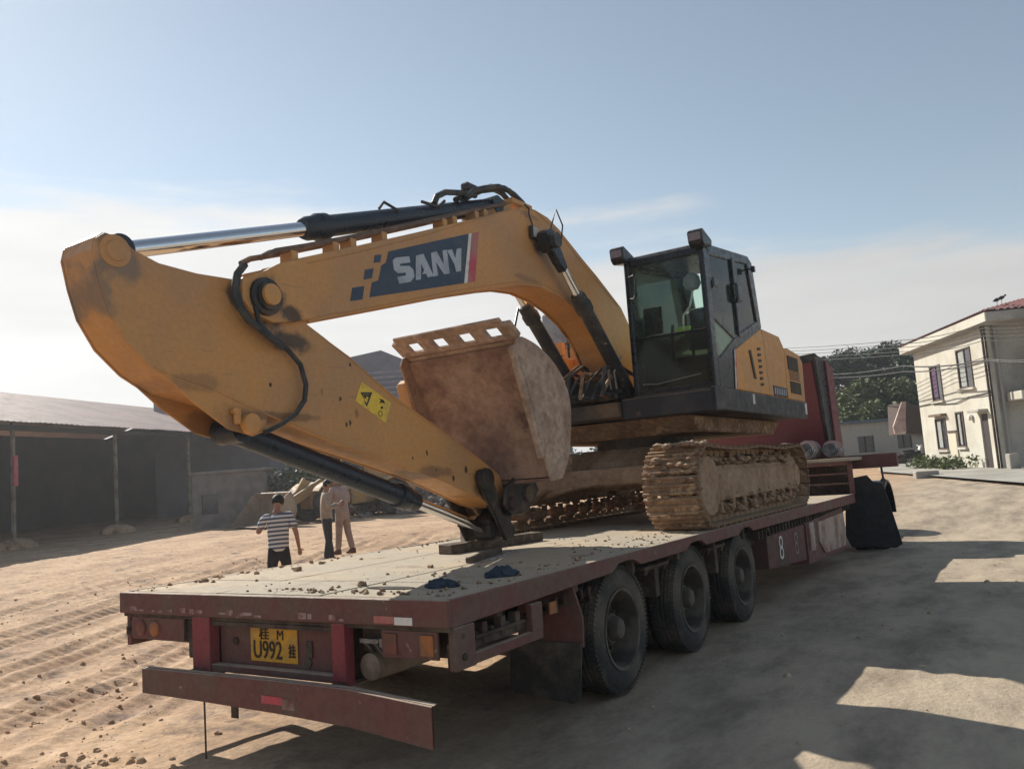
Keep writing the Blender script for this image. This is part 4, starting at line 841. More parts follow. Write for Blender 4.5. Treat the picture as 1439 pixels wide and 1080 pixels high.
# warning sticker
def flat2(pix, x, th_=.002): mb = MB(); mb.prism([yz(u, v, x) for u, v in pix], x, x + th_); return mb
XK = XS + .001
ex.part('warning_sticker', flat2([(508, 536), (549, 566), (542, 594), (499, 563)], XK), STK, parent=arm)
ex.part('warning_triangle', flat2([(506.5, 551), (523, 551), (515.5, 571), (511, 562), (515.5, 566.5), (519.5, 553.5), (510, 553.5), (512.5, 562)], XK + .0025), STKB, parent=arm)
ex.part('warning_figure', flat2([(511, 554), (519, 554), (518, 558), (515, 556), (514, 560), (512, 558)], XK + .0025), STKB, parent=arm)
for q in ([(532, 559), (539, 562), (541, 567), (536, 565), (533, 567), (535, 562)], [(535, 571), (538, 571), (538, 574), (535, 574)]): ex.part('warning_figure', flat2(q, XK + .0025), STKB, parent=arm)
mb = MB(); pc_ = atx(534.5, 581, XK + .003); mb.lathe([(.018, 0), (.018, .002), (.022, .002), (.022, 0)], pc_, (1, 0, 0), 14, closed=True); ex.part('warning_ring', mb, STKB, parent=arm)
# paint chips
mb = MB()
for (u, v, s_) in ((380, 540, 2), (478, 560, 2.2), (492, 594, 2.5), (655, 660, 4), (600, 636, 2.5), (580, 643, 1.6), (613, 660, 1.5), (637, 672, 3.5), (492, 512, 2), (487, 596, 2)):
    p = atx(u, v, XK); r = s_ * .0052; mb.prism([(p.y + r * math.cos(a) * R_.uniform(.6, 1.2), p.z + 1.7 * r * math.sin(a) * R_.uniform(.6, 1.2)) for a in [k * .785 for k in range(8)]], XK, XK + .0015)
ex.part('paint_chips', mb, mat('chip_dark', (.09, .05, .035), .8), kind='stuff', parent=arm)
# --- arm cylinder on top
def cyl(nm, a, b, frac, rb, rr, mb_, cap=.0, eyes=True):
    a = Vector(a); b = Vector(b); d = (b - a); c = a + d * frac; dn = d.normalized()
    body = MB(); body.lathe([(rb, 0), (rb, (c - a).length)], a, dn, 24); o = ex.part(nm + '_barrel', body, mb_, smooth=True)
    gl = MB(); gl.lathe([(rb, -.0), (rb * 1.22, .01), (rb * 1.25, .10), (rb * 1.08, .13), (rb * 1.08, .20), (rb * .9, .24), (rr, .25)], c - dn * .12, dn, 24); ex.part('gland', gl, mb_, parent=o, smooth=True)
    bolts = MB()
    rod = MB(); rod.lathe([(rr, 0), (rr, (b - c).length)], c, dn, 24); ex.part('rod', rod, CHR, parent=o, smooth=True)
    if eyes:
        for p_, w_ in ((a, rb * 1.1), (b, rb * 1.0)):
            e = MB(); e.lathe([(.001, -.11), (w_, -.11), (w_, .11), (.001, .11)], p_, (1, 0, 0), 20); ex.part('cylinder_eye', e, mb_, parent=o, smooth=True)
    return o
A_ = aty(688, 289, 0) ; 
pa = (-1.5, 2.92, 4.33); pb = (-1.5, -.99, 3.075)
cyl('arm_cylinder', pa, pb, .60, .082, .052, BLUB)
for x_, pp in ((-1.42, [(610, 286), (614, 276), (626, 270), (648, 271), (668, 275)]), (-1.40, [(655, 279), (664, 268), (682, 264), (700, 262), (715, 268), (728, 280), (738, 290)]), (-1.50, [(650, 282), (662, 274), (690, 262), (708, 264), (722, 273), (735, 286)]), (-1.46, [(640, 281), (655, 272), (676, 268), (694, 266), (706, 272), (716, 284)])):
    mb = MB(); mb.tube([atx(u, v, x_) for u, v in pp], .028, 8); ex.part('hydraulic_hose', mb, HOSE, smooth=True)
mb = MB(); mb.tube([(-1.40, 2.05, 4.14), (-1.40, 1.95, 4.06), (-1.42, 1.75, 4.06)], .014, 6); mb.tube([(-1.42, 1.2, 3.86), (-1.42, 1.26, 3.93), (-1.42, 1.45, 3.90)], .012, 6); ex.part('cylinder_pipe', mb, HOSE)
mb = MB(); mb.box(-1.52, -1.42, 2.46, 2.66, 4.36, 4.45); ex.part('hose_block', mb, BLKD, bev=.02)
mb = MB(); mb.tube([(-1.44, 2.9, 4.33), (-1.43, 3.0, 4.43), (-1.43, 3.12, 4.40), (-1.43, 3.16, 4.33)], .009, 6); ex.part('cylinder_pipe', mb, HOSE)
# --- boom cylinders, each side
for x in (-1.17, -1.83):
    o = cyl('boom_cylinder', (x, 5.16, 2.52), (x, 3.47, 4.02), .64, .078, .042, BLKD)
    mb = MB(); mb.lathe([(.001, 0), (.115, 0), (.12, .03), (.115, .12), (.001, .125)], (x - .07, 3.46, 4.03), (1, 0, 0), 20); ex.part('rod_head', mb, BLK, parent=o, smooth=True)
    mb = MB(); mb.prism([(3.40, 3.98), (3.50, 4.12), (3.66, 3.95), (3.76, 3.80), (3.70, 3.74), (3.58, 3.82)], x - .045, x + .045); ex.part('rod_clevis', mb, BLK, parent=o, bev=.01)
mb = MB(); mb.tube([(-1.15, 3.47, 4.12), (-1.15, 3.55, 4.26), (-1.12, 3.58, 4.38), (-1.10, 3.66, 4.22), (-1.16, 3.72, 4.10)], .008, 6); ex.part('grease_line', mb, HOSE)
# --- bucket cylinder under the arm
cyl('bucket_cylinder', (-1.5, -.20, 2.08), (-1.5, 2.54, 1.22), .60, .078, .045, BLUB)
# --- linkage and bucket
for x in (-1.30, -1.72):
    mb = MB(); mb.prism([(2.17, 1.76), (2.28, 1.77), (2.36, 1.66), (2.50, 1.42), (2.66, 1.22), (2.62, 1.13), (2.50, 1.13), (2.34, 1.38), (2.16, 1.62), (2.13, 1.70)], x - .02, x + .02); ex.part('tipping_link', mb, GREASE, bev=.01)
    mb = MB(); mb.lathe([(.001, 0), (.095, 0), (.09, .03), (.05, .035), (.001, .04)], (x + .02, 2.24, 1.68), (1, 0, 0), 20); ex.part('link_pin', mb, GREASE, smooth=True)
mb = MB(); mb.prism([(2.46, 1.14), (2.44, 1.30), (2.56, 1.40), (2.80, 1.62), (2.95, 1.64), (2.92, 1.50), (2.70, 1.20), (2.60, 1.125)], -1.62, -1.38); ex.part('bucket_link', mb, GREASE, bev=.03)
for x in (-1.24, -1.42, -1.58, -1.75):
    mb = MB(); mb.prism([(2.42, 1.45), (2.46, 1.60), (2.62, 1.68), (2.95, 1.68), (3.02, 1.55), (2.90, 1.42), (2.72, 1.34), (2.52, 1.34)], x - .018, x + .018); ex.part('bucket_ear', mb, GREASE if x > -1.5 else MUD, bev=.01)
mb = MB(); mb.lathe([(.001, 0), (.075, 0), (.07, .03), (.001, .04)], (-1.222, 2.80, 1.52), (1, 0, 0), 18); mb.lathe([(.001, 0), (.065, 0), (.06, .03), (.001, .04)], (-1.222, 2.54, 1.45), (1, 0, 0), 18); ex.part('bucket_pin', mb, FRM, smooth=True)
BX0, BX1 = -2.09, -.86
def crom(P, m=4):
    o = []
    for i in range(len(P) - 1):
        a = P[max(i - 1, 0)]; b = P[i]; c = P[i + 1]; d = P[min(i + 2, len(P) - 1)]
        for k in range(m):
            t = k / m; o.append(tuple(.5 * (2 * b[j] + (c[j] - a[j]) * t + (2 * a[j] - 5 * b[j] + 4 * c[j] - d[j]) * t * t + (3 * b[j] - a[j] - 3 * c[j] + d[j]) * t ** 3) for j in (0, 1)))
    return o + [P[-1]]
back = crom([(2.22, 2.865), (2.36, 2.85), (2.56, 2.80), (2.80, 2.68), (2.97, 2.52), (3.05, 2.32), (3.02, 2.06), (2.93, 1.80), (2.80, 1.64)]) + [(2.60, 1.62)]
th_ = .03
def inner(pr, t):
    o = []
    for i, p in enumerate(pr):
        a = pr[max(i - 1, 0)]; b = pr[min(i + 1, len(pr) - 1)]; d = Vector((b[0] - a[0], b[1] - a[1])).normalized(); o.append((p[0] + d.y * t, p[1] - d.x * t))
    return o
sh = back + list(reversed(inner(back, th_)))
mb = MB(); mb.prism(sh, BX0, BX1); bk = ex.part('bucket', mb, RUSTB, smooth=False)
mb = MB(); mb.prism([(2.27, 2.80), (2.34, 2.66), (2.46, 2.44), (2.56, 2.18), (2.61, 1.92), (2.61, 1.66), (2.82, 1.66), (2.91, 1.82), (3.0, 2.13), (3.02, 2.36), (2.93, 2.53), (2.80, 2.65), (2.61, 2.72), (2.44, 2.785)], BX0 + .002, BX1 - .002); ex.part('packed_soil', mb, mat('bucket_soil', (.36, .225, .155), .9, (.22, .125, .09), 1.8, (.42, .62), .25, .7, 12, col3=(.13, .075, .06), s3=1.5, t3=(.56, .66)), parent=bk)
sp_ = back + [(2.50, 1.85), (2.36, 2.25), (2.18, 2.74)]
for xa, xb in ((BX1, BX1 + .025), (BX0 - .025, BX0)):
    mb = MB(); mb.prism([(2.20, 2.84)] + back[2:] + [(2.585, 1.66), (2.49, 1.9), (2.36, 2.3), (2.16, 2.76)], xa, xb); ex.part('bucket_side', mb, RUSTB2 if xa > -1 else RUSTB, parent=bk, bev=.006)
mb = MB(); mb.prism([(2.50, 1.84), (2.35, 2.26), (2.14, 2.78), (2.10, 2.74), (2.30, 2.24), (2.46, 1.82)], BX1 - .02, BX1 + .035); ex.part('side_cutter', mb, RUSTB2, parent=bk, bev=.006)
mb = MB(); mb.prism([(2.58, 1.95), (2.45, 1.98), (2.30, 2.35), (2.22, 2.60), (2.30, 2.66), (2.45, 2.4)], BX0 - .14, BX0 - .026); ex.part('side_cutter', mb, YEL, parent=bk, bev=.02)
# lip with tooth adapters and a plate welded across them
lipa, lipb, lipc, lipd = (2.14, 2.79), (2.06, 2.845), (1.90, 2.955), (1.80, 3.02)
def lipprof(a, b, t=.035):
    d = Vector((b[0] - a[0], b[1] - a[1])).normalized(); n = (d.y * t, -d.x * t); return [a, b, (b[0] + n[0], b[1] + n[1]), (a[0] + n[0], a[1] + n[1])]
mb = MB(); mb.prism(lipprof((2.32, 2.785), (2.185, 2.865)), BX0 + .01, BX1 - .01); ex.part('cutting_lip', mb, RUSTB2, parent=bk, bev=.008)
xs = [BX0 + .04 + k * (BX1 - BX0 - .08) / 4 for k in range(5)]
for x in xs:
    mb = MB(); mb.prism(lipprof((2.23, 2.845), (2.07, 2.945), .05), x - (.075), x + (.075)); ex.part('bucket_tooth', mb, RUSTB2, parent=bk, bev=.01)
mb = MB(); mb.prism(lipprof((2.095, 2.925), (2.01, 2.98), .035), BX0 + .03, BX1 - .03); ex.part('tooth_plate', mb, RUSTB2, parent=bk, bev=.01)
# ================================================================== TRACTOR OF THE TRAILER (red cab beyond the excavator)
tk = Thing('truck_tractor', 'dark red truck cab with black edge standing beyond the excavator, seen from behind', 'truck', (-1.5, 13.5, 0), TF=1)
cabp = [(12.86, 1.72), (12.40, 3.52), (12.55, 3.62), (13.9, 3.60), (14.0, 3.3), (14.05, 2.6), (14.1, 1.2), (13.0, 1.2)]
mb = MB(); mb.prism(cabp, -3.0, -.66); tcab = tk.part('cab', mb, CABR, bev=.03)
mb = MB(); mb.prism([(12.855, 1.74), (12.38, 3.54), (12.52, 3.64), (12.72, 3.60), (12.62, 3.44), (13.02, 1.76)], -.66, -.60); tk.part('corner_fairing', mb, BLKD, parent=tcab, bev=.01)
mb = MB(); mb.prism([(13.02, 1.7), (12.64, 3.46), (12.74, 3.66), (13.3, 3.62), (13.45, 1.7)], -.655, -.635); tk.part('side_fairing', mb, BLK, parent=tcab, bev=.01)
mb = MB(); mb.prism([(13.45, 1.5), (13.3, 3.6), (13.9, 3.5), (14.1, 1.5)], -.67, -.60); tk.part('side_door', mb, CABR, parent=tcab, bev=.01)
mb = MB(); mb.prism([(-3.0, 3.44), (-.66, 3.50), (-.60, 3.66), (-1.2, 3.62), (-2.4, 3.60), (-3.0, 3.55)], 12.36, 12.60, 'y'); tk.part('roof_edge', mb, BLKD, parent=tcab, bev=.02)
mb = MB(); d_ = Vector((0, 12.40 - 12.86, 3.52 - 1.72)).normalized()
for (xa, xb, ta, tb) in ((-1.30, -1.10, 1.54, 1.60), (-1.30, -1.24, 1.34, 1.54)):
    pa_ = Vector((0, 12.86, 1.72)) + d_ * ta; pb_ = Vector((0, 12.86, 1.72)) + d_ * tb
    mb.add([(xa, pa_.y - .006, pa_.z), (xb, pa_.y - .006, pa_.z), (xb, pb_.y - .006, pb_.z), (xa, pb_.y - .006, pb_.z), (xa, pa_.y + .01, pa_.z), (xb, pa_.y + .01, pa_.z), (xb, pb_.y + .01, pb_.z), (xa, pb_.y + .01, pb_.z)],
           [(0, 1, 2, 3), (7, 6, 5, 4), (0, 4, 5, 1), (1, 5, 6, 2), (2, 6, 7, 3), (3, 7, 4, 0)])
tk.part('white_corner_mark', mb, WHT, parent=tcab)
mb = MB(); mb.box(-2.3, -1.0, 11.5, 15.5, .7, .95); tk.part('chassis', mb, FRM)
mb = MB(); mb.prism([(-.20, 1.28), (.16, 1.33), (.24, 1.22), (.40, 1.18), (.46, .9), (.60, .14), (.50, .08), (-.22, .10), (-.30, .3)], 11.78, 11.81, 'y')
fl = tk.part('mudguard', mb, mat('fender_black_dusty', (.018, .018, .022), .75, (.035, .033, .035), 2, (.4, .7)), bev=.006)
mb = MB(); pr = [(12.6 + .66 * math.cos(a), .55 + .66 * math.sin(a)) for a in [math.pi * (.02 + .96 * k / 14) for k in range(15)]]
pr += [(12.6 + .62 * math.cos(a), .55 + .62 * math.sin(a)) for a in [math.pi * (.98 - .96 * k / 14) for k in range(15)]]
mb.prism(pr, -.28, .36); tk.part('wheel_arch', mb, BLK, parent=fl)
wm2 = wheel_meshes(.50, .27, .29, 28)
for x in (.15, -.15, -2.85, -3.15): put_wheel(tk, wm2, (x, 12.6, .46), 1 if x > -1 else -1)
for x in (-.45, -2.75): put_wheel(tk, wm2, (x, 15.2, .46), 1 if x > -1 else -1)
# rolled tarpaulins on the gooseneck
def roll(cx, cy, r, ln, label, seed, ang=0):
    th = Thing('rolled_tarp', label, 'tarpaulin', (cx, cy, 1.66), TF=1, group='rolled tarpaulins on the gooseneck')
    mb = MB(); nr = 4; n = 90; rr = random.Random(seed); vs = []; w0 = r * .16
    prof = []
    for k in range(n):
        t = k / (n - 1); a = t * nr * 2 * math.pi; q = r * (.12 + .88 * t) * (1 + .04 * math.sin(5 * a + seed)); prof.append((q * math.cos(a), q * math.sin(a)))
    inn = [(p[0] * (1 - .10 / max(math.hypot(*p) / r, .25) * 1), p[1] * (1 - .10 / max(math.hypot(*p) / r, .25) * 1)) for p in prof]
    vs = []
    for y in (-ln / 2, ln / 2):
        for P_ in (prof, inn):
            for p in P_: vs.append((cx + p[0], cy + y, 1.68 + r + p[1] * .92))
    fs = []
    for k in range(n - 1):
        fs += [(k, k + 1, n + k + 1, n + k), (2 * n + k + 1, 2 * n + k, 3 * n + k, 3 * n + k + 1), (k + 1, k, 2 * n + k, 2 * n + k + 1), (n + k, n + k + 1, 3 * n + k + 1, 3 * n + k)]
    mb.add(vs, fs)
    th.part('rolled_cloth', mb, mat('tarp_pale', (.42, .41, .40), .85, (.16, .17, .19), 7, (.42, .58), bump=.3), smooth=True)
    mb = MB()
    for y in (-ln * .3, ln * .25): mb.lathe([(r * 1.03, -.02), (r * 1.05, 0), (r * 1.03, .02)], (cx, cy + y, 1.68 + r), (0, 1, 0), 20)
    th.part('strap', mb, mat('strap_pink', (.45, .30, .28), .8), smooth=True, kind='stuff')
roll(-.82, 12.1, .165, .6, 'rolled pale tarpaulin in the middle, its spiral end facing the viewer', 1)
roll(-.45, 12.3, .15, .5, 'rolled pale tarpaulin right of the spiral one, at the edge of the gooseneck', 2)
roll(-1.25, 12.2, .16, .6, 'rolled tarpaulin beside the rear of the track, left of the other rolls', 3)
# ================================================================== BARN ON THE LEFT (level world from here on)
b0 = Vector((-28.35, 11.44, 0)); bd = Vector((-.429, .903, 0)); bn = Vector((-.903, -.429, 0))
BM = Matrix(((bd.x, bn.x, 0, b0.x), (bd.y, bn.y, 0, b0.y), (0, 0, 1, 0), (0, 0, 0, 1)))   # local: x along the eave, y into the barn
barn = Thing('open_barn', 'long low open-fronted barn in shade with a pinkish grey corrugated roof', 'barn', (0, 0, 0), M=BM)
ROOFM = mat('barn_roof', (.33, .235, .22), .7, (.25, .19, .18), .5, (.4, .65), .1, .1, 6, col3=(.18, .13, .12), s3=1.4, t3=(.62, .7))
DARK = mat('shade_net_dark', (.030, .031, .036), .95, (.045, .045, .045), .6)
EL, ER = -34, 25
mb = MB(); vs = []; fs = []; n = int((ER - EL) / .14)
for i in range(n + 1):
    x = EL + (ER - EL) * i / n; dz = .03 * (i % 2)
    j = .05 * math.sin(x * 1.7) + .03 * math.sin(x * 4.1)
    vs += [(x, -.9 + j, 4.42 + dz + j * .3), (x, 8.0, 7.0 + dz), (x, 16.8, 4.4 + dz)]
for i in range(n): b = i * 3; fs += [(b, b + 3, b + 4, b + 1), (b + 1, b + 4, b + 5, b + 2)]
mb.add(vs, fs); barn.part('roof', mb, ROOFM)
mb = MB()
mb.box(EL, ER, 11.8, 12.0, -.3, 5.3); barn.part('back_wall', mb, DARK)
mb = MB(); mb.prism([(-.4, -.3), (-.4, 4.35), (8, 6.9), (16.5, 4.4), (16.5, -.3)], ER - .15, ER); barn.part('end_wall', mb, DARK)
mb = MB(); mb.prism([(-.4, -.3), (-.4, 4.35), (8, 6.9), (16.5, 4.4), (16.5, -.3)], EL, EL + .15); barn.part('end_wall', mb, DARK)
POST = mat('post_plaster', (.24, .22, .16), .9, (.16, .11, .09), 2)
for k in range(-5, 3):
    x = k * 6.05
    mb = MB(); mb.box(x - .065, x + .065, -.065, .065, -.3, 4.5); po = barn.part('post', mb, POST, bev=.02)
    if k == 0: mb = MB(); mb.box(x - .14, x + .06, -.16, -.1, 2.2, 3.3); barn.part('red_rag', mb, LRED, parent=po)
    mb = MB(); bm = bmesh.new(); bmesh.ops.create_icosphere(bm, subdivisions=3, radius=1)
    mb.add([(x + v.co.x * .75 * (1 + .2 * math.sin(7 * v.co.y)), v.co.y * .7, v.co.z * .38 - .02) for v in bm.verts], [tuple(v.index for v in f.verts) for f in bm.faces]); bm.free()
    barn.part('soil_footing', mb, DIRT, smooth=True)
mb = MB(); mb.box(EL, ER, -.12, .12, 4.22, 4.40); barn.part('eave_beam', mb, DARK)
# block hut inside the barn opening
hA = wz(272, 744); hB = wz(372, 736)
hd = Vector((hB.x - hA.x, hB.y - hA.y, 0)); hl = hd.length; hd.normalize(); hn = Vector((-hd.y, hd.x, 0))
HM = Matrix(((hd.x, hn.x, 0, hA.x), (hd.y, hn.y, 0, hA.y), (0, 0, 1, 0), (0, 0, 0, 1)))
hut = Thing('block_hut', 'small grey block hut with one dark window at the mouth of the barn', 'hut', (0, 0, 0), M=HM)
HB = mat('hut_block', (.25, .215, .19), .9, (.17, .15, .135), 2, bump=.4, bscale=8)
mb = MB(); mb.box(0, .35, 0, .2, -.3, 2.15); mb.box(1.0, hl, 0, .2, -.3, 2.15); mb.box(.35, 1.0, 0, .2, -.3, .55); mb.box(.35, 1.0, 0, .2, 1.35, 2.15); hut.part('front_wall', mb, HB)
mb = MB(); mb.box(.352, .998, .12, .15, .552, 1.348); hut.part('window', mb, GLW)
mb = MB(); mb.box(0, .2, .2, 2.5, -.3, 2.15); mb.box(hl - .2, hl, .2, 2.5, -.3, 2.15); mb.box(0, hl, 2.5, 2.7, -.3, 2.15); hut.part('side_wall', mb, HB, kind='stuff')
mb = MB(); mb.box(-.1, hl + .1, -.1, 2.8, 2.153, 2.28); hut.part('roof', mb, HB, bev=.02)
# second shed roof behind
sc = wat(535, 492, 50); 
sh = Thing('far_shed', 'tall shed with grey-purple ridged cladding seen between the arm and the bucket', 'shed', (sc.x, sc.y, 0))
SHD = mat('shed_sheet', (.17, .165, .19), .6, (.13, .125, .14), .5)
rv = Vector((r_.x, r_.y, 0)).normalized(); fv = Vector((f_.x, f_.y, 0)).normalized()
def sq(a, b, z): p = Vector((sc.x, sc.y, 0)) + rv * a + fv * b; return (p.x, p.y, z)
mb = MB(); mb.add([sq(-14, 0, sc.z - 2.1), sq(0, 0, sc.z), sq(7, 0, sc.z - 3.4), sq(7, 0, -.3), sq(-14, 0, -.3), sq(-14, 10, sc.z - 2.1), sq(0, 10, sc.z), sq(7, 10, sc.z - 3.4), sq(7, 10, -.3), sq(-14, 10, -.3)],
    [(0, 1, 2, 3, 4), (9, 8, 7, 6, 5), (0, 5, 6, 1), (1, 6, 7, 2), (2, 7, 8, 3), (4, 9, 5, 0)]); sh.part('gable_wall', mb, SHD)
for k in range(16):
    z = sc.z - 1.3 - k * .32; hw = 2.2
    mb = MB(); xl = -3.2; xr = (sc.z - z) * 2.0 if z > sc.z - 3.4 else 6.9
    pts_ = [sq(xl, -.02, z), sq(min(xr, 6.9), -.02, z), sq(min(xr, 6.9), -.06, z - .07), sq(xl, -.06, z - .07), sq(min(xr, 6.9), -.02, z - .14), sq(xl, -.02, z - .14)]
    mb.add(pts_, [(0, 1, 2, 3), (3, 2, 4, 5)]); sh.part('cladding_rib', mb, mat('rib_purple', (.24, .21, .26), .6, (.30, .27, .30), 2))
# heap of rubble and a blue sheet beyond the loader
mb = MB(); pts = []
hc = wz(590, 718)
for k in range(900):
    a, b = R_.gauss(0, 1.9), R_.gauss(0, 1.0); zz = max(0, 1.15 * math.exp(-(a / 2.8) ** 2 - (b / 1.3) ** 2)); p = hc + rv * a + fv * (b + 1.2); r = R_.uniform(.05, .20)
    pts.append((p.x, p.y, zz * R_.uniform(.6, 1.0), r))
rocks(mb, pts); single('rubble_heap', mb, mat('rubble', (.27, .21, .18), .95, (.17, .14, .12), 1.4, world=True), 'low heap of grey-brown rubble behind the arm cylinder', 'rubble', kind='stuff')
bs = wat(622, 698, 36); mb = MB(); mb.add([tuple(bs + rv * a + fv * b + Vector((0, 0, c))) for a, b, c in ((-1.1, 0, .25), (1.1, 0, -.1), (1.0, .5, -.9), (-1.0, .4, -.5), (-1.1, .7, .25), (1.1, .7, -.1), (1, 1, -.9), (-1, 1, -.5))], [(0, 1, 2, 3), (7, 6, 5, 4), (0, 4, 5, 1), (1, 5, 6, 2), (2, 6, 7, 3), (3, 7, 4, 0)])
single('blue_sheet', mb, mat('blue_sheet', (.08, .14, .20), .6, (.05, .09, .14), 2), 'patch of blue sheeting lying on the rubble behind the arm', 'sheet', bev=.05)
# ================================================================== WHEEL LOADER
lA = wz(335, 748); lB = wz(515, 724)
ldir = Vector((lB.x - lA.x, lB.y - lA.y, 0)).normalized()
lc = wz(478, 728) ; lh = (-rv * .74 - fv * .67).normalized()       # heading: to the left and a little towards the viewer
lr = Vector((lh.y, -lh.x, 0))                                  # its right side
LM = Matrix(((lr.x, lh.x, 0, lc.x), (lr.y, lh.y, 0, lc.y), (0, 0, 1, 0), (0, 0, 0, 1)))
ld = Thing('wheel_loader', 'dusty yellow wheel loader parked left of the arm tip, its bucket lowered', 'loader', (0, 0, 0), M=LM)
LY = mat('loader_faded_yellow', (.44, .26, .085), .7, (.30, .19, .10), 1.6, (.4, .65), .12, .1, 14, dust=(.42, .34, .24))
wml = wheel_meshes(.70, .48, .34, 28)
for x, y in ((.98, .9), (-.98, .9), (.98, -1.9), (-.98, -1.9)): put_wheel(ld, wml, (x, y, .68), 1 if x > 0 else -1)
def lp_(name, prof, xa, xb, m=LY, bev=.03): mb = MB(); mb.prism(prof, xa, xb); return ld.part(name, mb, m, bev=bev)
lp_('front_frame', [(1.5, .5), (1.5, 1.2), (1.1, 1.55), (.3, 1.3), (-.1, .9), (0, .5)], -.42, .42)
lp_('rear_frame', [(-.2, .55), (-.2, 1.2), (-2.7, 1.2), (-2.9, .6)], -.62, .62)
lp_('engine_hood', [(-1.0, 1.2), (-1.0, 1.95), (-2.6, 1.9), (-2.95, 1.6), (-2.95, .9)], -.68, .68)
lp_('counterweight', [(-2.7, .6), (-2.7, 1.1), (-3.2, 1.1), (-3.25, .6)], -.9, .9)
for x in (-.98, .98):
    mb = MB(); pr = [(-1.9 + .85 * math.cos(a), .70 + .85 * math.sin(a)) for a in [math.pi * (.12 + .76 * k / 10) for k in range(11)]] + [(-1.9 + .79 * math.cos(a), .70 + .79 * math.sin(a)) for a in [math.pi * (.88 - .76 * k / 10) for k in range(11)]]
    mb.prism(pr, x - .28, x + .28); ld.part('fender', mb, LY)
    mb = MB(); pr = [(.9 + .85 * math.cos(a), .70 + .85 * math.sin(a)) for a in [math.pi * (.2 + .6 * k / 10) for k in range(11)]] + [(.9 + .79 * math.cos(a), .70 + .79 * math.sin(a)) for a in [math.pi * (.8 - .6 * k / 10) for k in range(11)]]
    mb.prism(pr, x - .25, x + .25); ld.part('fender', mb, LY)
lcab = ld.part('cab_frame', MB().box(-.55, .55, -1.0, .15, 1.2, 1.75), LY, bev=.03)
for x in (-.55, .5):
    for y in (-1.0, .08): ld.part('cab_post', MB().box(x, x + .05, y, y + .07, 1.75, 2.7), LY, parent=lcab)
ld.part('cab_roof', MB().box(-.62, .62, -1.08, .24, 2.70, 2.82), LY, parent=lcab, bev=.03)
for q in ((-.54, -.53, -.93, .08), (.53, .54, -.93, .08)): ld.part('cab_window', MB().box(q[0], q[1], q[2], q[3], 1.76, 2.69), GLD, parent=lcab)
ld.part('cab_window', MB().box(-.5, .5, .10, .11, 1.76, 2.69), GLD, parent=lcab)
for x in (-.36, .36):
    mb = MB(); mb.prism([(.75, 1.50), (1.0, 1.66), (2.2, 1.05), (2.85, .42), (2.7, .28), (2.1, .72), (.85, 1.32)], x - .07, x + .07); ld.part('lift_arm', mb, LY, bev=.02)
mb = MB(); mb.prism([(1.35, 1.55), (1.55, 1.75), (1.9, 1.25), (2.4, .95), (2.3, .8), (1.65, 1.0)], -.08, .08); ld.part('rocker_arm', mb, LY, bev=.02)
mb = MB(); mb.tube([(0, .6, 1.5), (0, 1.5, 1.70)], .07, 10); ld.part('tilt_cylinder', mb, BLKD, smooth=True)
bo = [(3.95, .04), (3.0, .03), (2.75, .22), (2.62, .55), (2.66, .95), (2.85, 1.28)]
bi = [(2.90, 1.24), (2.72, .93), (2.68, .56), (2.80, .27), (3.02, .08), (3.95, .07)]
mb = MB(); mb.prism(bo + bi, -1.5, 1.5); lb_ = ld.part('bucket', mb, mat('loader_bucket', (.33, .25, .18), .7, (.25, .18, .13), 1.5), bev=.01)
for x in (-1.5, 1.46): mb = MB(); mb.prism([(3.92, .05), (3.0, .04), (2.76, .24), (2.64, .56), (2.68, .94), (2.87, 1.26), (3.05, 1.15)], x, x + .04); ld.part('bucket_cheek', mb, mat('loader_bucket', (.33, .25, .18)), parent=lb_)
def leafy(mb, c, R, n, s, rr, flat=.8):
    for _ in range(n):
        d = Vector((rr.gauss(0, 1), rr.gauss(0, 1), rr.gauss(0, 1))).normalized() * (R * rr.random() ** .45); p = Vector(c) + Vector((d.x, d.y, d.z * flat))
        a = Vector((rr.gauss(0, 1), rr.gauss(0, 1), rr.gauss(0, .6))).normalized(); b = a.cross(Vector((rr.gauss(0, 1), rr.gauss(0, 1), rr.gauss(0, 1)))).normalized(); k = s * rr.uniform(.6, 1.4)
        mb.add([p - a * k, p - b * k * .45, p + a * k, p + b * k * .45], [(0, 1, 2, 3)])
# plants growing behind the loader
mb = MB(); rr = random.Random(3)
for q in ((400, 676, 36, .8), (425, 668, 36, .9), (452, 663, 37, .9), (478, 676, 37, .9)): leafy(mb, wat(q[0], q[1], q[2]), q[3], 260, .12, rr)
VEG = mat('leaf_green', (.065, .095, .035), .6, (.035, .06, .02), 1.5, (.4, .6), .3, 0, world=True, spec=.25)
VEG2 = mat('leaf_dark', (.045, .075, .04), .6, (.03, .05, .03), .6, (.4, .6), .3, 0, world=True, spec=.25)
VEG3 = mat('leaf_olive', (.13, .155, .06), .6, (.09, .115, .05), .6, (.4, .6), .3, 0, world=True, spec=.25)
single('bush', mb, VEG, 'leafy bush behind the wheel loader', 'bush')
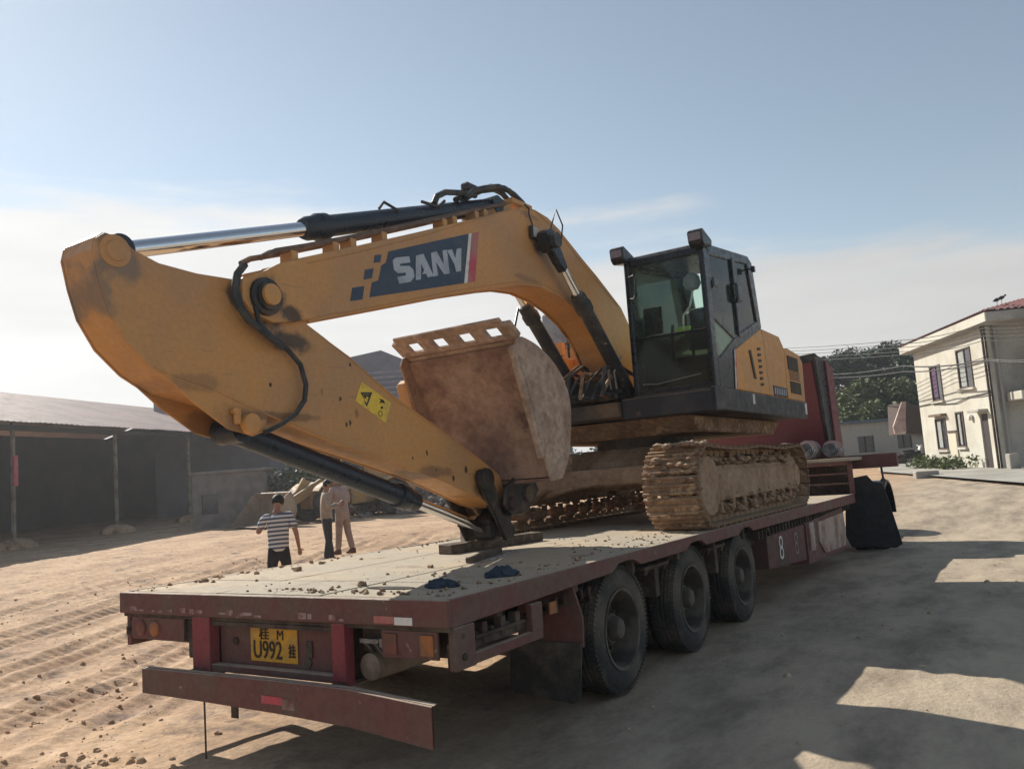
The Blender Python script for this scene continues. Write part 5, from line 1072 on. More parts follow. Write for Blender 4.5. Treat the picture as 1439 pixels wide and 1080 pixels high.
# ================================================================== HOUSE ON THE RIGHT
A0 = Vector((-1.91, 40.13, 0)); B0_ = Vector((1.42, 32.5, 0))
ud = (B0_ - A0); WL = ud.length; ud.normalize(); wn = Vector((-ud.y, ud.x, 0)) * -1      # outward of the bright wall
if wn.x > 0: wn = -wn
inn_ = -wn
HMx = Matrix(((ud.x, inn_.x, 0, A0.x), (ud.y, inn_.y, 0, A0.y), (0, 0, 1, 0), (0, 0, 0, 1)))   # local x: A->B, y: into the house
hs_ = Thing('two_storey_house', 'cream two-storey house with a red tiled roof and a shaded balcony side', 'house', (0, 0, 0), M=HMx)
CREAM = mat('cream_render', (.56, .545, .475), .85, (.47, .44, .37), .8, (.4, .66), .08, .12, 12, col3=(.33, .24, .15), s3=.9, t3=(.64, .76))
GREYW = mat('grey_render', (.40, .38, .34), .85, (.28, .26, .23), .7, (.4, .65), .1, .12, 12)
TILE = mat('roof_tile', (.20, .075, .07), .8, (.14, .07, .065), 1.3, (.4, .6), .2, .2, 14)
FRW = mat('window_frame_brown', (.10, .075, .06), .6)
HH = 5.55
def wall_with_holes(name, x0, x1, z0, z1, holes, place, m, th_=.22):
    # holes: (xa, xb, za, zb); returns one mesh of the wall left around them
    xs_ = sorted({x0, x1, *[h_[0] for h_ in holes], *[h_[1] for h_ in holes]}); zs_ = sorted({z0, z1, *[h_[2] for h_ in holes], *[h_[3] for h_ in holes]})
    mb = MB()
    for i in range(len(xs_) - 1):
        runs = []
        for j in range(len(zs_) - 1):
            cx_, cz_ = (xs_[i] + xs_[i + 1]) / 2, (zs_[j] + zs_[j + 1]) / 2
            if any(h_[0] < cx_ < h_[1] and h_[2] < cz_ < h_[3] for h_ in holes): continue
            if runs and abs(runs[-1][1] - zs_[j]) < 1e-6: runs[-1][1] = zs_[j + 1]
            else: runs.append([zs_[j], zs_[j + 1]])
        for a, b in runs: place(mb, xs_[i], xs_[i + 1], a, b, th_)
    return mb
wins = [(2.0, 3.35, 3.05, 4.65), (5.35, 6.85, 3.35, 5.0), (1.9, 3.2, .85, 2.25), (4.45, 5.3, .95, 2.45)]
door = (6.95, 7.7, 0, 2.25)
def pl(mb, a, b, c, d, t): mb.box(a, b, 0, t, c, d)
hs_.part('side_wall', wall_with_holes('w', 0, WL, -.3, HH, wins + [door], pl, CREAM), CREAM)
PURP = mat('curtain_purple', (.10, .05, .12), .8); CURT = mat('curtain_pale', (.38, .40, .38), .8, (.20, .22, .22), 5, stretch=(6, 1, 1))
for k, (a, b, c, d) in enumerate(wins):
    mb = MB()
    mb.box(a, b, -.04, .06, c, c + .06); mb.box(a, b, -.04, .06, d - .06, d); mb.box(a, a + .07, -.04, .06, c + .06, d - .06); mb.box(b - .07, b, -.04, .06, c + .06, d - .06); mb.box((a + b) / 2 - .03, (a + b) / 2 + .03, 0, .06, c + .06, d - .06)
    f = hs_.part('window', mb, FRW)
    for q in (0, 1):
        xa = a + .072 + q * ((b - a) / 2 - .04); xb = xa + (b - a) / 2 - .105
        hs_.part('pane', MB().box(xa, xb, .03, .04, c + .062, d - .062), GLW, parent=f)
    hs_.part('curtain', MB().box(a + .08, b - .08, .10, .13, c + .06, d - .06) if k == 9 else MB().box(a + .1, a + (b - a) * .45, .024, .028, c + .1, d - .1), PURP if k == 0 else CURT, parent=f)
    hs_.part('sill', MB().box(a - .08, b + .08, -.12, .0 - .002, c - .09, c - .003), CREAM, parent=f)
hs_.part('door', MB().box(door[0] + .02, door[1] - .02, .06, .10, 0, 2.2), mat('door_dark', (.045, .035, .035), .7))
hs_.part('door_hood', MB().box(door[0] - .25, door[1] + .1, -.35, -.003, 2.32, 2.42), GREYW, bev=.01)
hs_.part('window_hood', MB().box(1.8, 3.4, -.25, -.003, 2.36, 2.46), mat('brown_hood', (.16, .11, .08), .8))
hs_.part('notice_board', MB().box(3.45, 4.3, -.05, -.003, .55, 1.55), mat('board_cream', (.60, .56, .44), .8), bev=.01)
hs_.part('name_plate', MB().box(3.3, 4.4, -.06, -.003, 1.60, 1.68), FRW)
mb = MB(); mb.tube([(0, -.03, 2.95), (1.8, -.05, 2.98), (3.2, -.04, 2.86), (4.8, -.05, 2.82), (6.2, -.05, 2.98), (WL, -.03, 3.02)], .02, 6); hs_.part('cable', mb, mat('cable_dark', (.03, .03, .03), .7))
mb = MB(); mb.lathe([(.001, 0), (.12, .02), (.14, .08), (.1, .14), (.001, .16)], (6.2, -.02, 2.15), (0, -1, 0), 14); hs_.part('wall_lamp', mb, WHT, smooth=True)
# end wall with balcony, shaded
def pl2(mb, a, b, c, d, t): mb.box(WL - t, WL, a, b, c, d)
ew = [(5.4, 7.2, 3.0, 5.1), (3.6, 6.6, 1.0, 2.5)]
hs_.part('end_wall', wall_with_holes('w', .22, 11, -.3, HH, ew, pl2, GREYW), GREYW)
for (a, b, c, d), m_ in zip(ew, (GLW, mat('blue_shutter', (.04, .06, .14), .5, (.03, .04, .09), 3))):
    mb = MB(); mb.box(WL - .14, WL - .08, a, b, c, c + .05); mb.box(WL - .14, WL - .08, a, b, d - .05, d); mb.box(WL - .14, WL - .08, a, a + .05, c, d); mb.box(WL - .14, WL - .08, b - .05, b, c, d); f = hs_.part('window', mb, WHT if c > 2 else FRW)
    hs_.part('pane', MB().box(WL - .12, WL - .10, a + .05, b - .05, c + .05, d - .05), m_, parent=f)
hs_.part('balcony_slab', MB().box(WL, WL + 1.3, 1.4, 11, 2.62, 2.82), GREYW, bev=.02)
hs_.part('balcony_lamp_box', MB().box(WL + .02, WL + 1.32, .5, 1.39, 2.62, 2.95), CREAM, bev=.02)
rl = MB(); rl.box(WL + 1.22, WL + 1.27, 1.4, 11, 3.72, 3.77); hs_.part('balcony_rail', rl, FRW)
for k in range(22):
    y = 1.45 + k * .42; hs_.part('baluster', MB().box(WL + 1.23, WL + 1.26, y, y + .03, 2.822, 3.718), FRW)
hs_.part('balcony_post', MB().box(WL + 1.2, WL + 1.3, 2.95, 3.05, 2.82, HH), WHT)
hs_.part('balcony_panel', MB().box(WL + .9, WL + .95, 1.5, 2.9, 2.822, 4.6), mat('white_rust_door', (.42, .40, .38), .7, (.2, .16, .13), 2))
for y, r in ((-.12, .05), (-.02, .04), (.35, .06)):
    mb = MB(); mb.tube([(WL + .12, y, -.2), (WL + .12, y, HH + .1)], r, 8); hs_.part('drain_pipe', mb, mat('pipe_grey', (.30, .29, .28), .6) if y > 0 else FRM, smooth=True)
# roof: fascia slab and hipped tiles laid in courses
OV = .42
hs_.part('eave_slab', MB().box(-OV, WL + 1.5, -OV, 11.5, HH + .003, HH + .12), GREYW)
hs_.part('fascia', MB().box(-OV - .02, WL + 1.52, -OV - .06, -OV + .02, HH + .02, HH + .36), CREAM, bev=.01)
hs_.part('fascia', MB().box(WL + 1.46, WL + 1.54, -OV + .02, 11.5, HH + .02, HH + .36), GREYW, bev=.01)
hs_.part('fascia', MB().box(-OV - .06, -OV + .02, -OV + .02, 11.5, HH + .02, HH + .36), CREAM, bev=.01)
x0, x1, y0, y1, zb_, ins, rise = -OV - .05, WL + 1.55, -OV - .08, 11.6, HH + .38, 2.4, .62
mb = MB(); mb.add([(x0, y0, zb_), (x1, y0, zb_), (x1, y1, zb_), (x0, y1, zb_), (x0 + ins, y0 + ins, zb_ + rise), (x1 - ins, y0 + ins, zb_ + rise), (x1 - ins, y1 - ins, zb_ + rise), (x0 + ins, y1 - ins, zb_ + rise)], [(0, 1, 5, 4), (1, 2, 6, 5), (2, 3, 7, 6), (3, 0, 4, 7), (4, 5, 6, 7), (3, 2, 1, 0)])
hs_.part('roof_deck', mb, TILE)
mb = MB()
NR = 9
for side_ in (0, 1):
    for r__ in range(NR):
        t0, t1 = r__ / NR, (r__ + 1) / NR
        Lx0 = ((x0 + ins * t0, x1 - ins * t0) if side_ == 0 else (y0 + ins * t0, y1 - ins * t0)); nT = int((Lx0[1] - Lx0[0]) / .24)
        for k in range(nT):
            a = Lx0[0] + .24 * k + .02; b = a + .20; za = zb_ + rise * t0 + .02; zc = zb_ + rise * t1 + .02
            if side_ == 0: p = lambda u, t, z: (u, y0 + ins * t, z)
            else: p = lambda u, t, z: (x1 - ins * t, u, z)
            m_ = (a + b) / 2
            mb.add([p(a, t0, za), p(m_, t0, za + .06), p(b, t0, za), p(a, t1, zc), p(m_, t1, zc + .05), p(b, t1, zc)], [(0, 1, 4, 3), (1, 2, 5, 4)])
hs_.part('roof_tiles', mb, TILE, kind='stuff')
for (u, v, lb) in ((1380, 430, 'left one of the two small dark birds on the house roof corner'), (1391, 428, 'right one of the two small dark birds on the house roof corner')):
    p = HMx @ Vector((WL + (.55 if u < 1385 else .95), -OV - .08 + .9, HH + .38 + .62 * .9 / 2.4 + .18)); mb = MB(); mb.lathe([(.001, -.16), (.05, -.08), (.075, 0), (.05, .08), (.03, .11), (.001, .13)], p + Vector((0, 0, .12)), (1, .3, .35), 10)
    mb.lathe([(.001, -.04), (.04, 0), (.035, .03), (.001, .06)], p + Vector((.12, .03, .20)), (1, 0, .1), 8); mb.prism([(-.16, .10), (-.30, .14), (-.28, .08)], -.02, .02, 'y') if False else None
    th = Thing('bird', lb, 'bird', (p.x, p.y, p.z)); th.part('body', mb, BLK, smooth=True, kind='stuff'); mb = MB(); mb.tube([p + Vector((0, 0, .08)), p + Vector((0, 0, -.12))], .008, 4); th.part('leg', mb, BLK)
# awning on the far side of the house
p = wat(1276, 598, 46)
aw = Thing('side_awning', 'small sloping awning with a pale striped end on the far side of the house', 'awning', (p.x, p.y, 0))
def fr(a, b, c): q = Vector((p.x, p.y, 0)) + rv * a + fv * b; return (q.x, q.y, p.z + c)
mb = MB(); mb.add([fr(-.75, 0, 0), fr(-.15, 0, 1.25), fr(.05, 0, 1.25), fr(-.1, 0, .2), fr(-.1, 0, -.25), fr(-.7, 0, -.35)] + [fr(-.75, .1, 0), fr(-.15, .1, 1.25), fr(.05, .1, 1.25), fr(-.1, .1, .2), fr(-.1, .1, -.25), fr(-.7, .1, -.35)],
    [(0, 1, 2, 3, 4, 5), (11, 10, 9, 8, 7, 6)] + [(i, i + 6, (i + 1) % 6 + 6, (i + 1) % 6) for i in range(6)]); aw.part('end_panel', mb, mat('awning_pale', (.55, .43, .40), .7, (.38, .24, .22), 2, (.4, .7)))
mb = MB(); mb.add([fr(-.1, .1, -.4), fr(0, .1, 1.2), fr(1.2, .6, .9), fr(1.5, .6, -.5), fr(-.1, 2, -.4), fr(0, 2, 1.2), fr(1.2, 2, .9), fr(1.5, 2, -.5)], [(0, 1, 2, 3), (7, 6, 5, 4), (0, 4, 5, 1), (1, 5, 6, 2), (2, 6, 7, 3), (3, 7, 4, 0)]); aw.part('dark_hood', mb, mat('awning_dark', (.10, .075, .065), .8))
# low white building behind
q0 = wat(1150, 640, 53); 
lbx = Thing('low_white_building', 'low whitewashed building with a blue roof line and an air conditioner behind the house', 'building', (q0.x, q0.y, 0))
def lf(a, b, z): q = Vector((q0.x, q0.y, 0)) + rv * a + fv * b; return (q.x, q.y, z)
LBM = Matrix(((rv.x, fv.x, 0, q0.x), (rv.y, fv.y, 0, q0.y), (0, 0, 1, 0), (0, 0, 0, 1)))
def lbox(mb, a, b, c, d, e, g): return mb.add([tuple(LBM @ Vector((x, y, z))) for z in (e, g) for y in (c, d) for x in (a, b)], [(0, 2, 3, 1), (4, 5, 7, 6), (0, 1, 5, 4), (2, 6, 7, 3), (0, 4, 6, 2), (1, 3, 7, 5)])
PALE = mat('whitewash_dull', (.42, .40, .36), .85, (.34, .31, .27), .6, (.4, .65), .08, .08, 8)
lw = [(2.5, 3.5, .75, 1.75), (4.9, 5.8, .85, 1.8)]
mbw = wall_with_holes('w', -4, 12, -.4, 2.55, lw, lambda mb, a, b, c, d, t: lbox(mb, a, b, 0, t, c, d), PALE); lbx.part('front_wall', mbw, PALE)
lbx.part('roof_slab', lbox(MB(), -4.2, 12.2, -.25, 6, 2.553, 2.72), mat('blue_roof_edge', (.10, .14, .17), .7), bev=.01)
for a, b, c, d in lw:
    f = lbx.part('window', lbox(MB(), a, b, .12, .16, c, d), GLW); lbx.part('mullion', lbox(MB(), (a + b) / 2 - .03, (a + b) / 2 + .03, .06, .118, c, d), FRW, parent=f)
ac = lbx.part('air_conditioner', lbox(MB(), 6.0, 6.95, -.4, -.003, 1.6, 2.2), WHT, bev=.02)
mb = MB(); c_ = LBM @ Vector((6.35, -.41, 1.9)); mb.lathe([(.001, 0), (.22, 0), (.24, .012), (.001, .014)], c_, tuple(-fv), 18); lbx.part('fan_grille', mb, BLK, parent=ac)
# motorbike
mp_ = wz(1284, 653); mp_ = Vector((mp_.x, mp_.y, 0))
mk = Thing('motorbike', 'small dark motorbike parked beside the wall of the low building', 'motorbike', (0, 0, 0), M=Matrix.Translation(mp_) @ Matrix.Rotation(.55, 4, 'Z'))
for x in (-.62, .62):
    mb = MB(); mb.lathe([(.22, -.04), (.28, -.05), (.31, 0), (.28, .05), (.22, .04)], (x, 0, .31), (0, 1, 0), 20, closed=True); wv = mk.part('wheel', mb, RUB, smooth=True)
    mb = MB(); mb.lathe([(.001, -.02), (.22, -.015), (.22, .015), (.001, .02)], (x, 0, .31), (0, 1, 0), 16); mk.part('rim', mb, RIM, parent=wv)
mb = MB(); mb.prism([(-.55, .72), (-.6, .80), (-.1, .84), (.12, .80), (.1, .70)], -.12, .12, 'y'); mk.part('seat', mb, BLK, bev=.03)
mb = MB(); mb.prism([(-.4, .35), (-.5, .68), (.05, .70), (.3, .78), (.48, .72), (.3, .35)], -.10, .10, 'y'); mk.part('body', mb, BLKD, bev=.04)
mb = MB(); mb.tube([(.62, 0, .31), (.42, 0, .95)], .03, 6); mb.tube([(.42, -.3, 1.05), (.42, 0, .97), (.42, .3, 1.05)], .018, 6); mk.part('fork', mb, WHT)
mb = MB(); mb.prism([(.46, .70), (.56, .95), (.44, 1.02), (.36, .8)], -.13, .13, 'y'); mk.part('front_fairing', mb, WHT, bev=.02)
# concrete apron in front of the house
mb = MB(); mb.add([tuple(wz(u, v, .12)) for u, v in ((1235, 662), (1439, 678), (1700, 690), (1700, 655), (1380, 655), (1235, 648))] + [tuple(wz(u, v, -.2)) for u, v in ((1235, 662), (1439, 678), (1700, 690), (1700, 655), (1380, 655), (1235, 648))],
   [(0, 1, 2, 3, 4, 5)] + [(i, i + 6, (i + 1) % 6 + 6, (i + 1) % 6) for i in range(6)])
single('pavement', mb, mat('apron_concrete', (.42, .40, .35), .85, (.33, .31, .27), .5, world=True), kind='structure', bev=.01)
for u, v, w_, lb in ((1302, 672, .8, 'pale concrete block at the kerb before the house wall'), (1425, 658, .35, 'small pale bollard-like block at the shaded house corner')):
    p = wz(u, v, .12 if v < 665 else 0); mb = MB(); hgt = .28 if w_ > .5 else .55; mb.box(-w_ / 2, w_ / 2, -.2, .2, -.05, hgt); single('concrete_block', mb, GREY, lb, 'block', M=Matrix.Translation((p.x, p.y, p.z)) @ Matrix.Rotation(.4, 4, 'Z'), bev=.03)
# weeds at the foot of the house
mb = MB(); rr = random.Random(8)
for k in range(60):
    u = R_.uniform(1290, 1395); t = (u - 1290) / 105; a_ = A0.lerp(B0_, R_.uniform(.05, .8)) + wn * R_.uniform(.2, 1.3)
    leafy(mb, (a_.x, a_.y, .12 + R_.uniform(.0, .32)), .26, 24, .09, rr, 1.2)
single('weeds', mb, VEG3, 'unkempt green weeds along the foot of the cream house', 'weeds', kind='stuff')
# ================================================================== TREES
BARK = mat('bark', (.10, .075, .055), .9, (.06, .05, .04), 4, bump=.6, bscale=10)
def tree(base, H, R, seed, leafm, label, n=7000, ls=.17, trunk=.16):
    rr = random.Random(seed); th = Thing('tree', label, 'tree', (base.x, base.y, 0), group='trees behind the low building')
    tb_ = MB(); tp0 = Vector((base.x, base.y, -.2)); tt_ = Vector((base.x + rr.uniform(-.3, .3), base.y, H * .62)); tb_.tube([tp0, tp0.lerp(tt_, .5) + Vector((rr.uniform(-.15, .15), 0, 0)), tt_], [trunk, trunk * .75, trunk * .4], 8)
    cl = []
    for k in range(16):
        a = rr.uniform(0, 6.28); e = rr.uniform(-.15, 1); rad_ = R * math.sqrt(max(0, 1 - e * e)) * rr.uniform(.5, .95)
        c = Vector((base.x + rad_ * math.cos(a), base.y + rad_ * math.sin(a), H * .55 + (H * .42) * e)); cl.append((c, R * rr.uniform(.26, .42)))
        s_ = tp0.lerp(tt_, rr.uniform(.45, .95)); tb_.tube([s_, (s_ + c) / 2 + Vector((0, 0, .2)), c], [trunk * .35, trunk * .2, trunk * .08], 5)
    th.part('trunk', tb_, BARK)
    mb = MB(); 
    for c, r in cl: leafy(mb, c, r, n // len(cl), ls, rr, .8)
    th.part('crown', mb, leafm)
specs = [(1178, 500, 70, 3.2, VEG2, 'dark tree next to the red truck cab, behind the low building'), (1208, 494, 74, 3.6, VEG2, 'tall dark tree, second from the red truck cab'), (1240, 489, 72, 3.4, VEG2, 'tallest dark tree in the middle of the group'),
         (1266, 502, 70, 2.6, VEG2, 'dark pointed tree beside the eave of the cream house'), (1200, 548, 62, 2.6, VEG3, 'lower olive-green tree left, before the dark trees'), (1232, 532, 60, 3.2, VEG3, 'broad olive-green tree in the middle above the low building'), (1268, 540, 61, 2.8, VEG, 'leafy green tree next to the side awning of the house')]
for k, (u, v, d, R, m_, lb) in enumerate(specs):
    p = wat(u, v, d); tree(p, p.z, R, 50 + k, m_, lb)
# distant low scrub closing the view behind the excavator
mb = MB(); rr = random.Random(5)
for k in range(80):
    p = wat(560 + k * 8.5, 640, 95 + rr.uniform(-8, 8)); leafy(mb, (p.x, p.y, rr.uniform(.8, 2.4)), 1.9, 60, .42, rr)
single('far_scrub', mb, VEG2, 'far line of dark scrub behind the yard', 'scrub', kind='stuff')
# ================================================================== WIRES
WIRE = mat('wire_black', (.02, .02, .022), .6, bump=0)
def wire(pts_, r, label, grp):
    mb = MB(); P = [Vector(q) for q in pts_]; o = []
    for i in range(len(P) - 1):
        for k in range(8):
            t = k / 8; q = P[i].lerp(P[i + 1], t); q.z -= 4 * .12 * t * (1 - t); o.append(q)
    o.append(P[-1]); mb.tube(o, r, 5); single('overhead_wire', mb, WIRE, label, 'wire', group=grp, smooth=True)
WN = ('uppermost', 'second from the top', 'middle', 'second from the bottom', 'lowest')
for k, (v0, v1, v2) in enumerate(((487, 478, 455), (491, 483, 461), (495, 488, 466), (499, 494, 472), (503, 499, 478))):
    wire([wat(1040, v0 + 3, 60), wat(1265, v1, 40), wat(1383, v2, 33.5), wat(1500, v2 - 12, 31)], .014, 'thin dark overhead wire, ' + WN[k] + ' of the five running to the house eave', 'overhead wires to the house')
wire([wat(1150, 526, 52), wat(1270, 514, 40), wat(1390, 505, 33), wat(1500, 497, 30)], .03, 'upper of two thicker cables crossing the house wall below the eave', 'thick cables')
wire([wat(1150, 530, 52), wat(1270, 522, 40), wat(1390, 507, 33), wat(1500, 500, 30)], .026, 'lower of two thicker cables crossing the house wall below the eave', 'thick cables')
# ================================================================== PEOPLE
SKIN = mat('skin', (.32, .18, .12), .6, (.27, .14, .09), 4, bump=0)
HAIR = mat('black_hair', (.012, .01, .01), .6, bump=.3)
def skin_mesh(name, V, E, Rr, m, org, sub=1):
    me = bpy.data.meshes.new(name); me.from_pydata([tuple(Vector(v)) for v in V], E, []); o = bpy.data.objects.new(name, me); col.objects.link(o)
    md = o.modifiers.new('s', 'SKIN'); md.use_smooth_shade = True
    for i, r in enumerate(Rr): me.skin_vertices[0].data[i].radius = (r if isinstance(r, tuple) else (r, r)); me.skin_vertices[0].data[i].use_root = (i == 0)
    s_ = o.modifiers.new('d', 'SUBSURF'); s_.levels = sub; s_.render_levels = sub
    dg_ = bpy.context.evaluated_depsgraph_get(); m2 = bpy.data.meshes.new_from_object(o.evaluated_get(dg_)); bpy.data.objects.remove(o)
    m2.materials.clear(); m2.materials.append(m); m2.name = name
    m2.polygons.foreach_set('use_smooth', [True] * len(m2.polygons)); return m2
def person(label, loc, yaw, J, top_m, leg_m, hair='short', H=1.68, sleeve='short', shoe_m=None, group=None, extra=None):
    M = Matrix.Translation(loc) @ Matrix.Rotation(yaw, 4, 'Z') @ Matrix.Scale(H / 1.70, 4)
    th = Thing('person', label, 'person', (0, 0, 0), M=M)
    th.o.matrix_world = M
    j = {k: Vector(v) for k, v in J.items()}
    V = []; E_ = []; Rr = []
    def add(p, r, par=None): V.append(Vector(p)); Rr.append(r); (E_.append((par, len(V) - 1)) if par is not None else None); return len(V) - 1
    pel = add(j['pelvis'], .10); sp = add(j['pelvis'].lerp(j['chest'], .5), .095, pel); ch = add(j['chest'], .13, sp); nk = add(j['neck'], .055, ch)
    hdir = (j['head'] - j['neck']).normalized(); h1 = add(j['neck'] + hdir * .07, .05, nk); h2 = add(j['head'] - hdir * .03, (.075, .085), h1); h3 = add(j['head'] + hdir * .06, (.08, .09), h2); h4 = add(j['head'] + hdir * .125, .045, h3)
    for s in ('L', 'R'):
        a = add(j['sh' + s], .055, ch); b = add(j['el' + s], .040, a); c = add(j['wr' + s], .027, b); d = (j['wr' + s] - j['el' + s]).normalized()
        hnd = add(j['wr' + s] + d * .07, (.034, .02), c)
        hp2 = add(j['hip' + s], .085, pel); k = add(j['kn' + s], .058, hp2); an = add(j['an' + s], .038, k)
    body = th.part('body', skin_mesh('body', V, E_, Rr, SKIN, None, 2), SKIN)
    # fingers as short chains rooted in the palm
    fm = MB()
    for s in ('L', 'R'):
        d = (j['wr' + s] - j['el' + s]).normalized(); u = d.cross(Vector((0, 1, 0))); u = u.normalized() if u.length > .1 else Vector((1, 0, 0)); w_ = d.cross(u); base = j['wr' + s] + d * .075
        for q, ln in ((-.024, .062), (-.008, .074), (.008, .070), (.024, .055)):
            a = base + u * q; fm.tube([a - d * .02, a + d * ln * .55, a + d * ln * .9 + w_ * .018], [.0095, .0085, .0065], 6)
        a = j['wr' + s] + d * .03 + u * .028; fm.tube([a - u * .015, a + u * .022 + d * .022, a + u * .028 + d * .05], [.011, .0095, .007], 6)
    th.part('fingers', fm, SKIN, parent=body, smooth=True, kind='stuff')
    # nose and ears
    hf = j['face'].normalized(); side_ = hf.cross(Vector((0, 0, 1))).normalized(); hc = j['head'] + hdir * .02
    mb = MB(); mb.tube([hc + hf * .075 + hdir * .03, hc + hf * .105 - hdir * .005, hc + hf * .08 - hdir * .015], [.009, .016, .009], 6); th.part('nose', mb, SKIN, parent=body, smooth=True)
    for s in (-1, 1):
        mb = MB(); mb.lathe([(.001, -.008), (.026, -.006), (.03, 0), (.02, .006), (.001, .007)], hc + side_ * s * .082, side_ * s + hf * .2, 10); th.part('ear', mb, SKIN, parent=body, smooth=True)
        mb = MB(); mb.lathe([(.001, 0), (.010, .001), (.001, .004)], hc + hf * .082 + side_ * s * .03 + hdir * .03, hf, 8); th.part('eye', mb, BLK, parent=body, smooth=True)
    mb = MB(); mb.tube([hc + hf * .083 - hdir * .035 - side_ * .022, hc + hf * .088 - hdir * .038, hc + hf * .083 - hdir * .035 + side_ * .022], .005, 6); th.part('mouth', mb, mat('lips', (.22, .09, .07), .6), parent=body)
    # hair cap
    bm = bmesh.new(); bmesh.ops.create_icosphere(bm, subdivisions=4, radius=1); hv = []; keep = {}
    hc2 = j['head'] + hdir * .035
    for v in bm.verts:
        c = v.co; f_amt = c.dot(hf); up = c.dot(hdir)
        r = .098 if (up > .0 and f_amt < .55) or up > .45 or (f_amt < -.1 and up > -.65) else .070
        if hair == 'cap' and up > .1: r = .112
        r *= 1 + .03 * math.sin(c.x * 23 + c.z * 17) * math.sin(c.y * 19); hv.append(hc2 + Vector((c.x * r, c.y * r, c.z * r * 1.08)))
    mb = MB(); mb.add(hv, [tuple(v.index for v in f.verts) for f in bm.faces]); bm.free(); th.part('hair', mb, HAIR if hair != 'cap' else mat('dark_cap', (.03, .035, .05), .8), smooth=True)
    # shirt
    V = []; E_ = []; Rr = []
    p0 = j['pelvis'] + Vector((0, 0, -.13)); a00 = add(p0, (.175, .14)); a0 = add(j['pelvis'] + Vector((0, 0, .02)), (.172, .135), a00); a1 = add(j['pelvis'].lerp(j['chest'], .55), (.170, .13), a0); a2 = add(j['chest'], (.17, .125), a1); a3 = add(j['neck'] - hdir * .035, (.075, .07), a2)
    for s in ('L', 'R'):
        a = add(j['sh' + s], .078, a2); b = add(j['sh' + s].lerp(j['el' + s], .75 if sleeve == 'short' else 1), .062, a)
        if sleeve != 'short': c = add(j['el' + s].lerp(j['wr' + s], .9), .045, b)
    th.part('shirt', skin_mesh('shirt', V, E_, Rr, top_m, None, 2), top_m)
    V = []; E_ = []; Rr = []
    a0 = add(j['pelvis'] + Vector((0, 0, .10)), (.148, .118)); a1 = add(j['pelvis'] + Vector((0, 0, -.09)), (.155, .125), a0)
    for s in ('L', 'R'):
        a = add(j['hip' + s] + Vector((0, 0, -.10)), .10, a1); b = add(j['kn' + s], .078, a); c = add(j['an' + s] + Vector((0, 0, .0)), .066, b)
    th.part('trousers', skin_mesh('trousers', V, E_, Rr, leg_m, None, 2), leg_m)
    for s in ('L', 'R'):
        an = j['an' + s]; mb = MB(); mb.prism([(-.07, -.085), (.17, -.085), (.19, -.05), (.10, -.02), (.04, .03), (-.06, .03)], -.04, .04)
        mb.v = [(v[0] + an.x, v[1] + an.y, v[2] + an.z) for v in mb.v]; th.part('shoe', mb, shoe_m or BLK, bev=.015, seg=2)
    if extra: extra(th)
    return th
# local frame: faces +y
def stand(**k):
    J = dict(pelvis=(0, 0, .93), chest=(0, .0, 1.27), neck=(0, .0, 1.46), head=(0, .02, 1.58), face=(0, 1, 0),
             shL=(-.19, 0, 1.38), shR=(.19, 0, 1.38), elL=(-.25, -.03, 1.10), elR=(.25, -.03, 1.10), wrL=(-.25, .06, .86), wrR=(.25, .06, .86),
             hipL=(-.09, 0, .88), hipR=(.09, 0, .88), knL=(-.10, .02, .49), knR=(.10, .02, .49), anL=(-.10, 0, .085), anR=(.10, 0, .085)); J.update(k); return J
STR = bpy.data.materials.new('striped_shirt'); STR.use_nodes = True
T = STR.node_tree.nodes; K = STR.node_tree.links; b = T['Principled BSDF']; b.inputs['Roughness'].default_value = .9
g = T.new('ShaderNodeTexCoord'); sx = T.new('ShaderNodeSeparateXYZ'); K.new(g.outputs['Object'], sx.inputs[0])
ph = mth(T, K, 'FRACT', mth(T, K, 'MULTIPLY', mth(T, K, 'MULTIPLY_ADD', sx.outputs['Y'], .12, sx.outputs['Z']), 15.5)); st = mth(T, K, 'GREATER_THAN', ph, .52)
mxx = T.new('ShaderNodeMix'); mxx.data_type = 'RGBA'; K.new(st, mxx.inputs['Factor']); mxx.inputs['A'].default_value = (.62, .62, .62, 1); mxx.inputs['B'].default_value = (.07, .10, .17, 1); K.new(mxx.outputs['Result'], b.inputs['Base Color'])
TR_N = mat('trousers_navy', (.018, .018, .028), .85, bump=.1); TR_D = mat('trousers_dark_grey', (.035, .04, .045), .85, bump=.1); TR_T = mat('trousers_tan', (.36, .27, .22), .85, (.30, .22, .18), 5)
SH_K = mat('shirt_khaki', (.36, .30, .24), .85, (.28, .23, .18), 6); SH_P = mat('shirt_pinkish', (.38, .30, .27), .85, (.32, .25, .22), 5)
fw_yaw = .5672
def gp(u, v, d): p = wat(u, v, d); return Vector((p.x, p.y, gh(p.x, p.y)))
def phone(th): mb = MB(); mb.box(-.36, -.29, .12, .20, 1.48, 1.62); th.part('white_cloth_in_hand', mb, WHT, bev=.02)
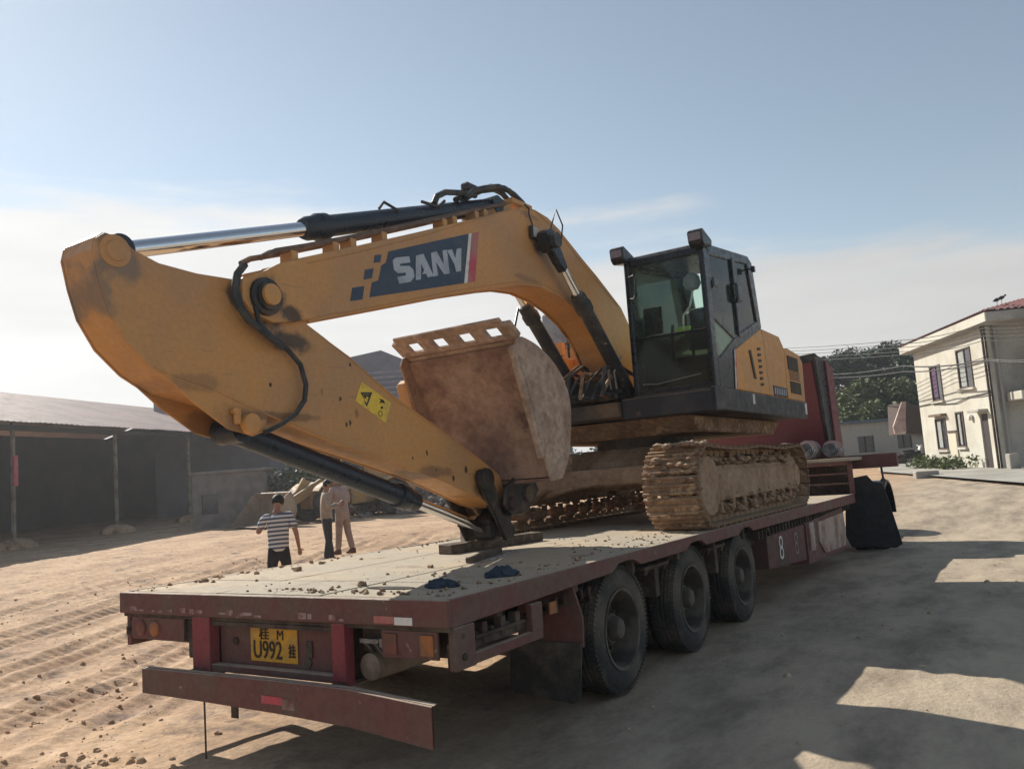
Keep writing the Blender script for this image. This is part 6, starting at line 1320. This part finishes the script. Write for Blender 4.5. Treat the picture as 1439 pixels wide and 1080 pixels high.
person('man in a blue and white striped T-shirt seen from behind, walking on the dirt', gp(393, 800, 12.8), fw_yaw + .35,
       stand(wrR=(.31, .04, .87), elR=(.27, -.08, 1.10), elL=(-.30, .02, 1.14), wrL=(-.18, .20, 1.28), knL=(-.11, .10, .50), anL=(-.13, .04, .09), knR=(.13, .12, .50), anR=(.16, -.20, .17), head=(.02, .05, 1.585), chest=(.01, .01, 1.27)),
       STR, TR_N, H=1.63)
person('man in khaki shirt and dark trousers, left of the two talking', gp(462, 783, 17.6), fw_yaw - 1.25,
       stand(elL=(-.24, .06, 1.12), wrL=(-.12, .28, 1.18), elR=(.26, .02, 1.12), wrR=(.14, .26, 1.16), chest=(0, -.02, 1.27), head=(0, .04, 1.58), anL=(-.10, .08, .085), anR=(.10, -.06, .085)), SH_K, TR_D, H=1.70, sleeve='long')
person('man in pinkish tan clothes and dark cap, right of the two talking', gp(484, 779, 18.3), fw_yaw + .95,
       stand(elL=(-.26, .10, 1.13), wrL=(-.12, .30, 1.12), elR=(.24, .04, 1.12), wrR=(.16, .26, 1.05), chest=(0, .07, 1.26), neck=(0, .13, 1.44), head=(0, .19, 1.55), shL=(-.19, .08, 1.37), shR=(.19, .08, 1.37), anL=(-.12, .05, .085), anR=(.12, -.14, .085), knR=(.11, -.02, .49)), SH_P, TR_T, hair='cap', H=1.72, sleeve='long', shoe_m=mat('brown_shoe', (.12, .06, .045), .7))

# ================================================================== AIR
mb = MB(); mb.box(-560, 560, -120, 780, -1.6, 11.5)  # volume added for haze and to lift the darks as lens flare does
hz = single('haze', mb, None, label='thin sunlit haze over the yard, partly standing in for lens flare', cat='haze', kind='stuff') if False else None
me = bpy.data.meshes.new('haze'); me.from_pydata([tuple(v) for v in mb.v], [], mb.f)
hm = bpy.data.materials.new('haze_air'); hm.use_nodes = True; T = hm.node_tree.nodes; K = hm.node_tree.links; T.clear()
o_ = T.new('ShaderNodeOutputMaterial'); pv = T.new('ShaderNodeVolumePrincipled'); pv.inputs['Color'].default_value = (.93, .95, 1, 1); pv.inputs['Density'].default_value = .0011; pv.inputs['Anisotropy'].default_value = .55
K.new(pv.outputs[0], o_.inputs['Volume']); me.materials.append(hm)
hz = bpy.data.objects.new('haze', me); col.objects.link(hz); hz['kind'] = 'stuff'; hz['label'] = 'thin sunlit haze over the whole yard, partly standing in for lens flare'; hz['category'] = 'haze'
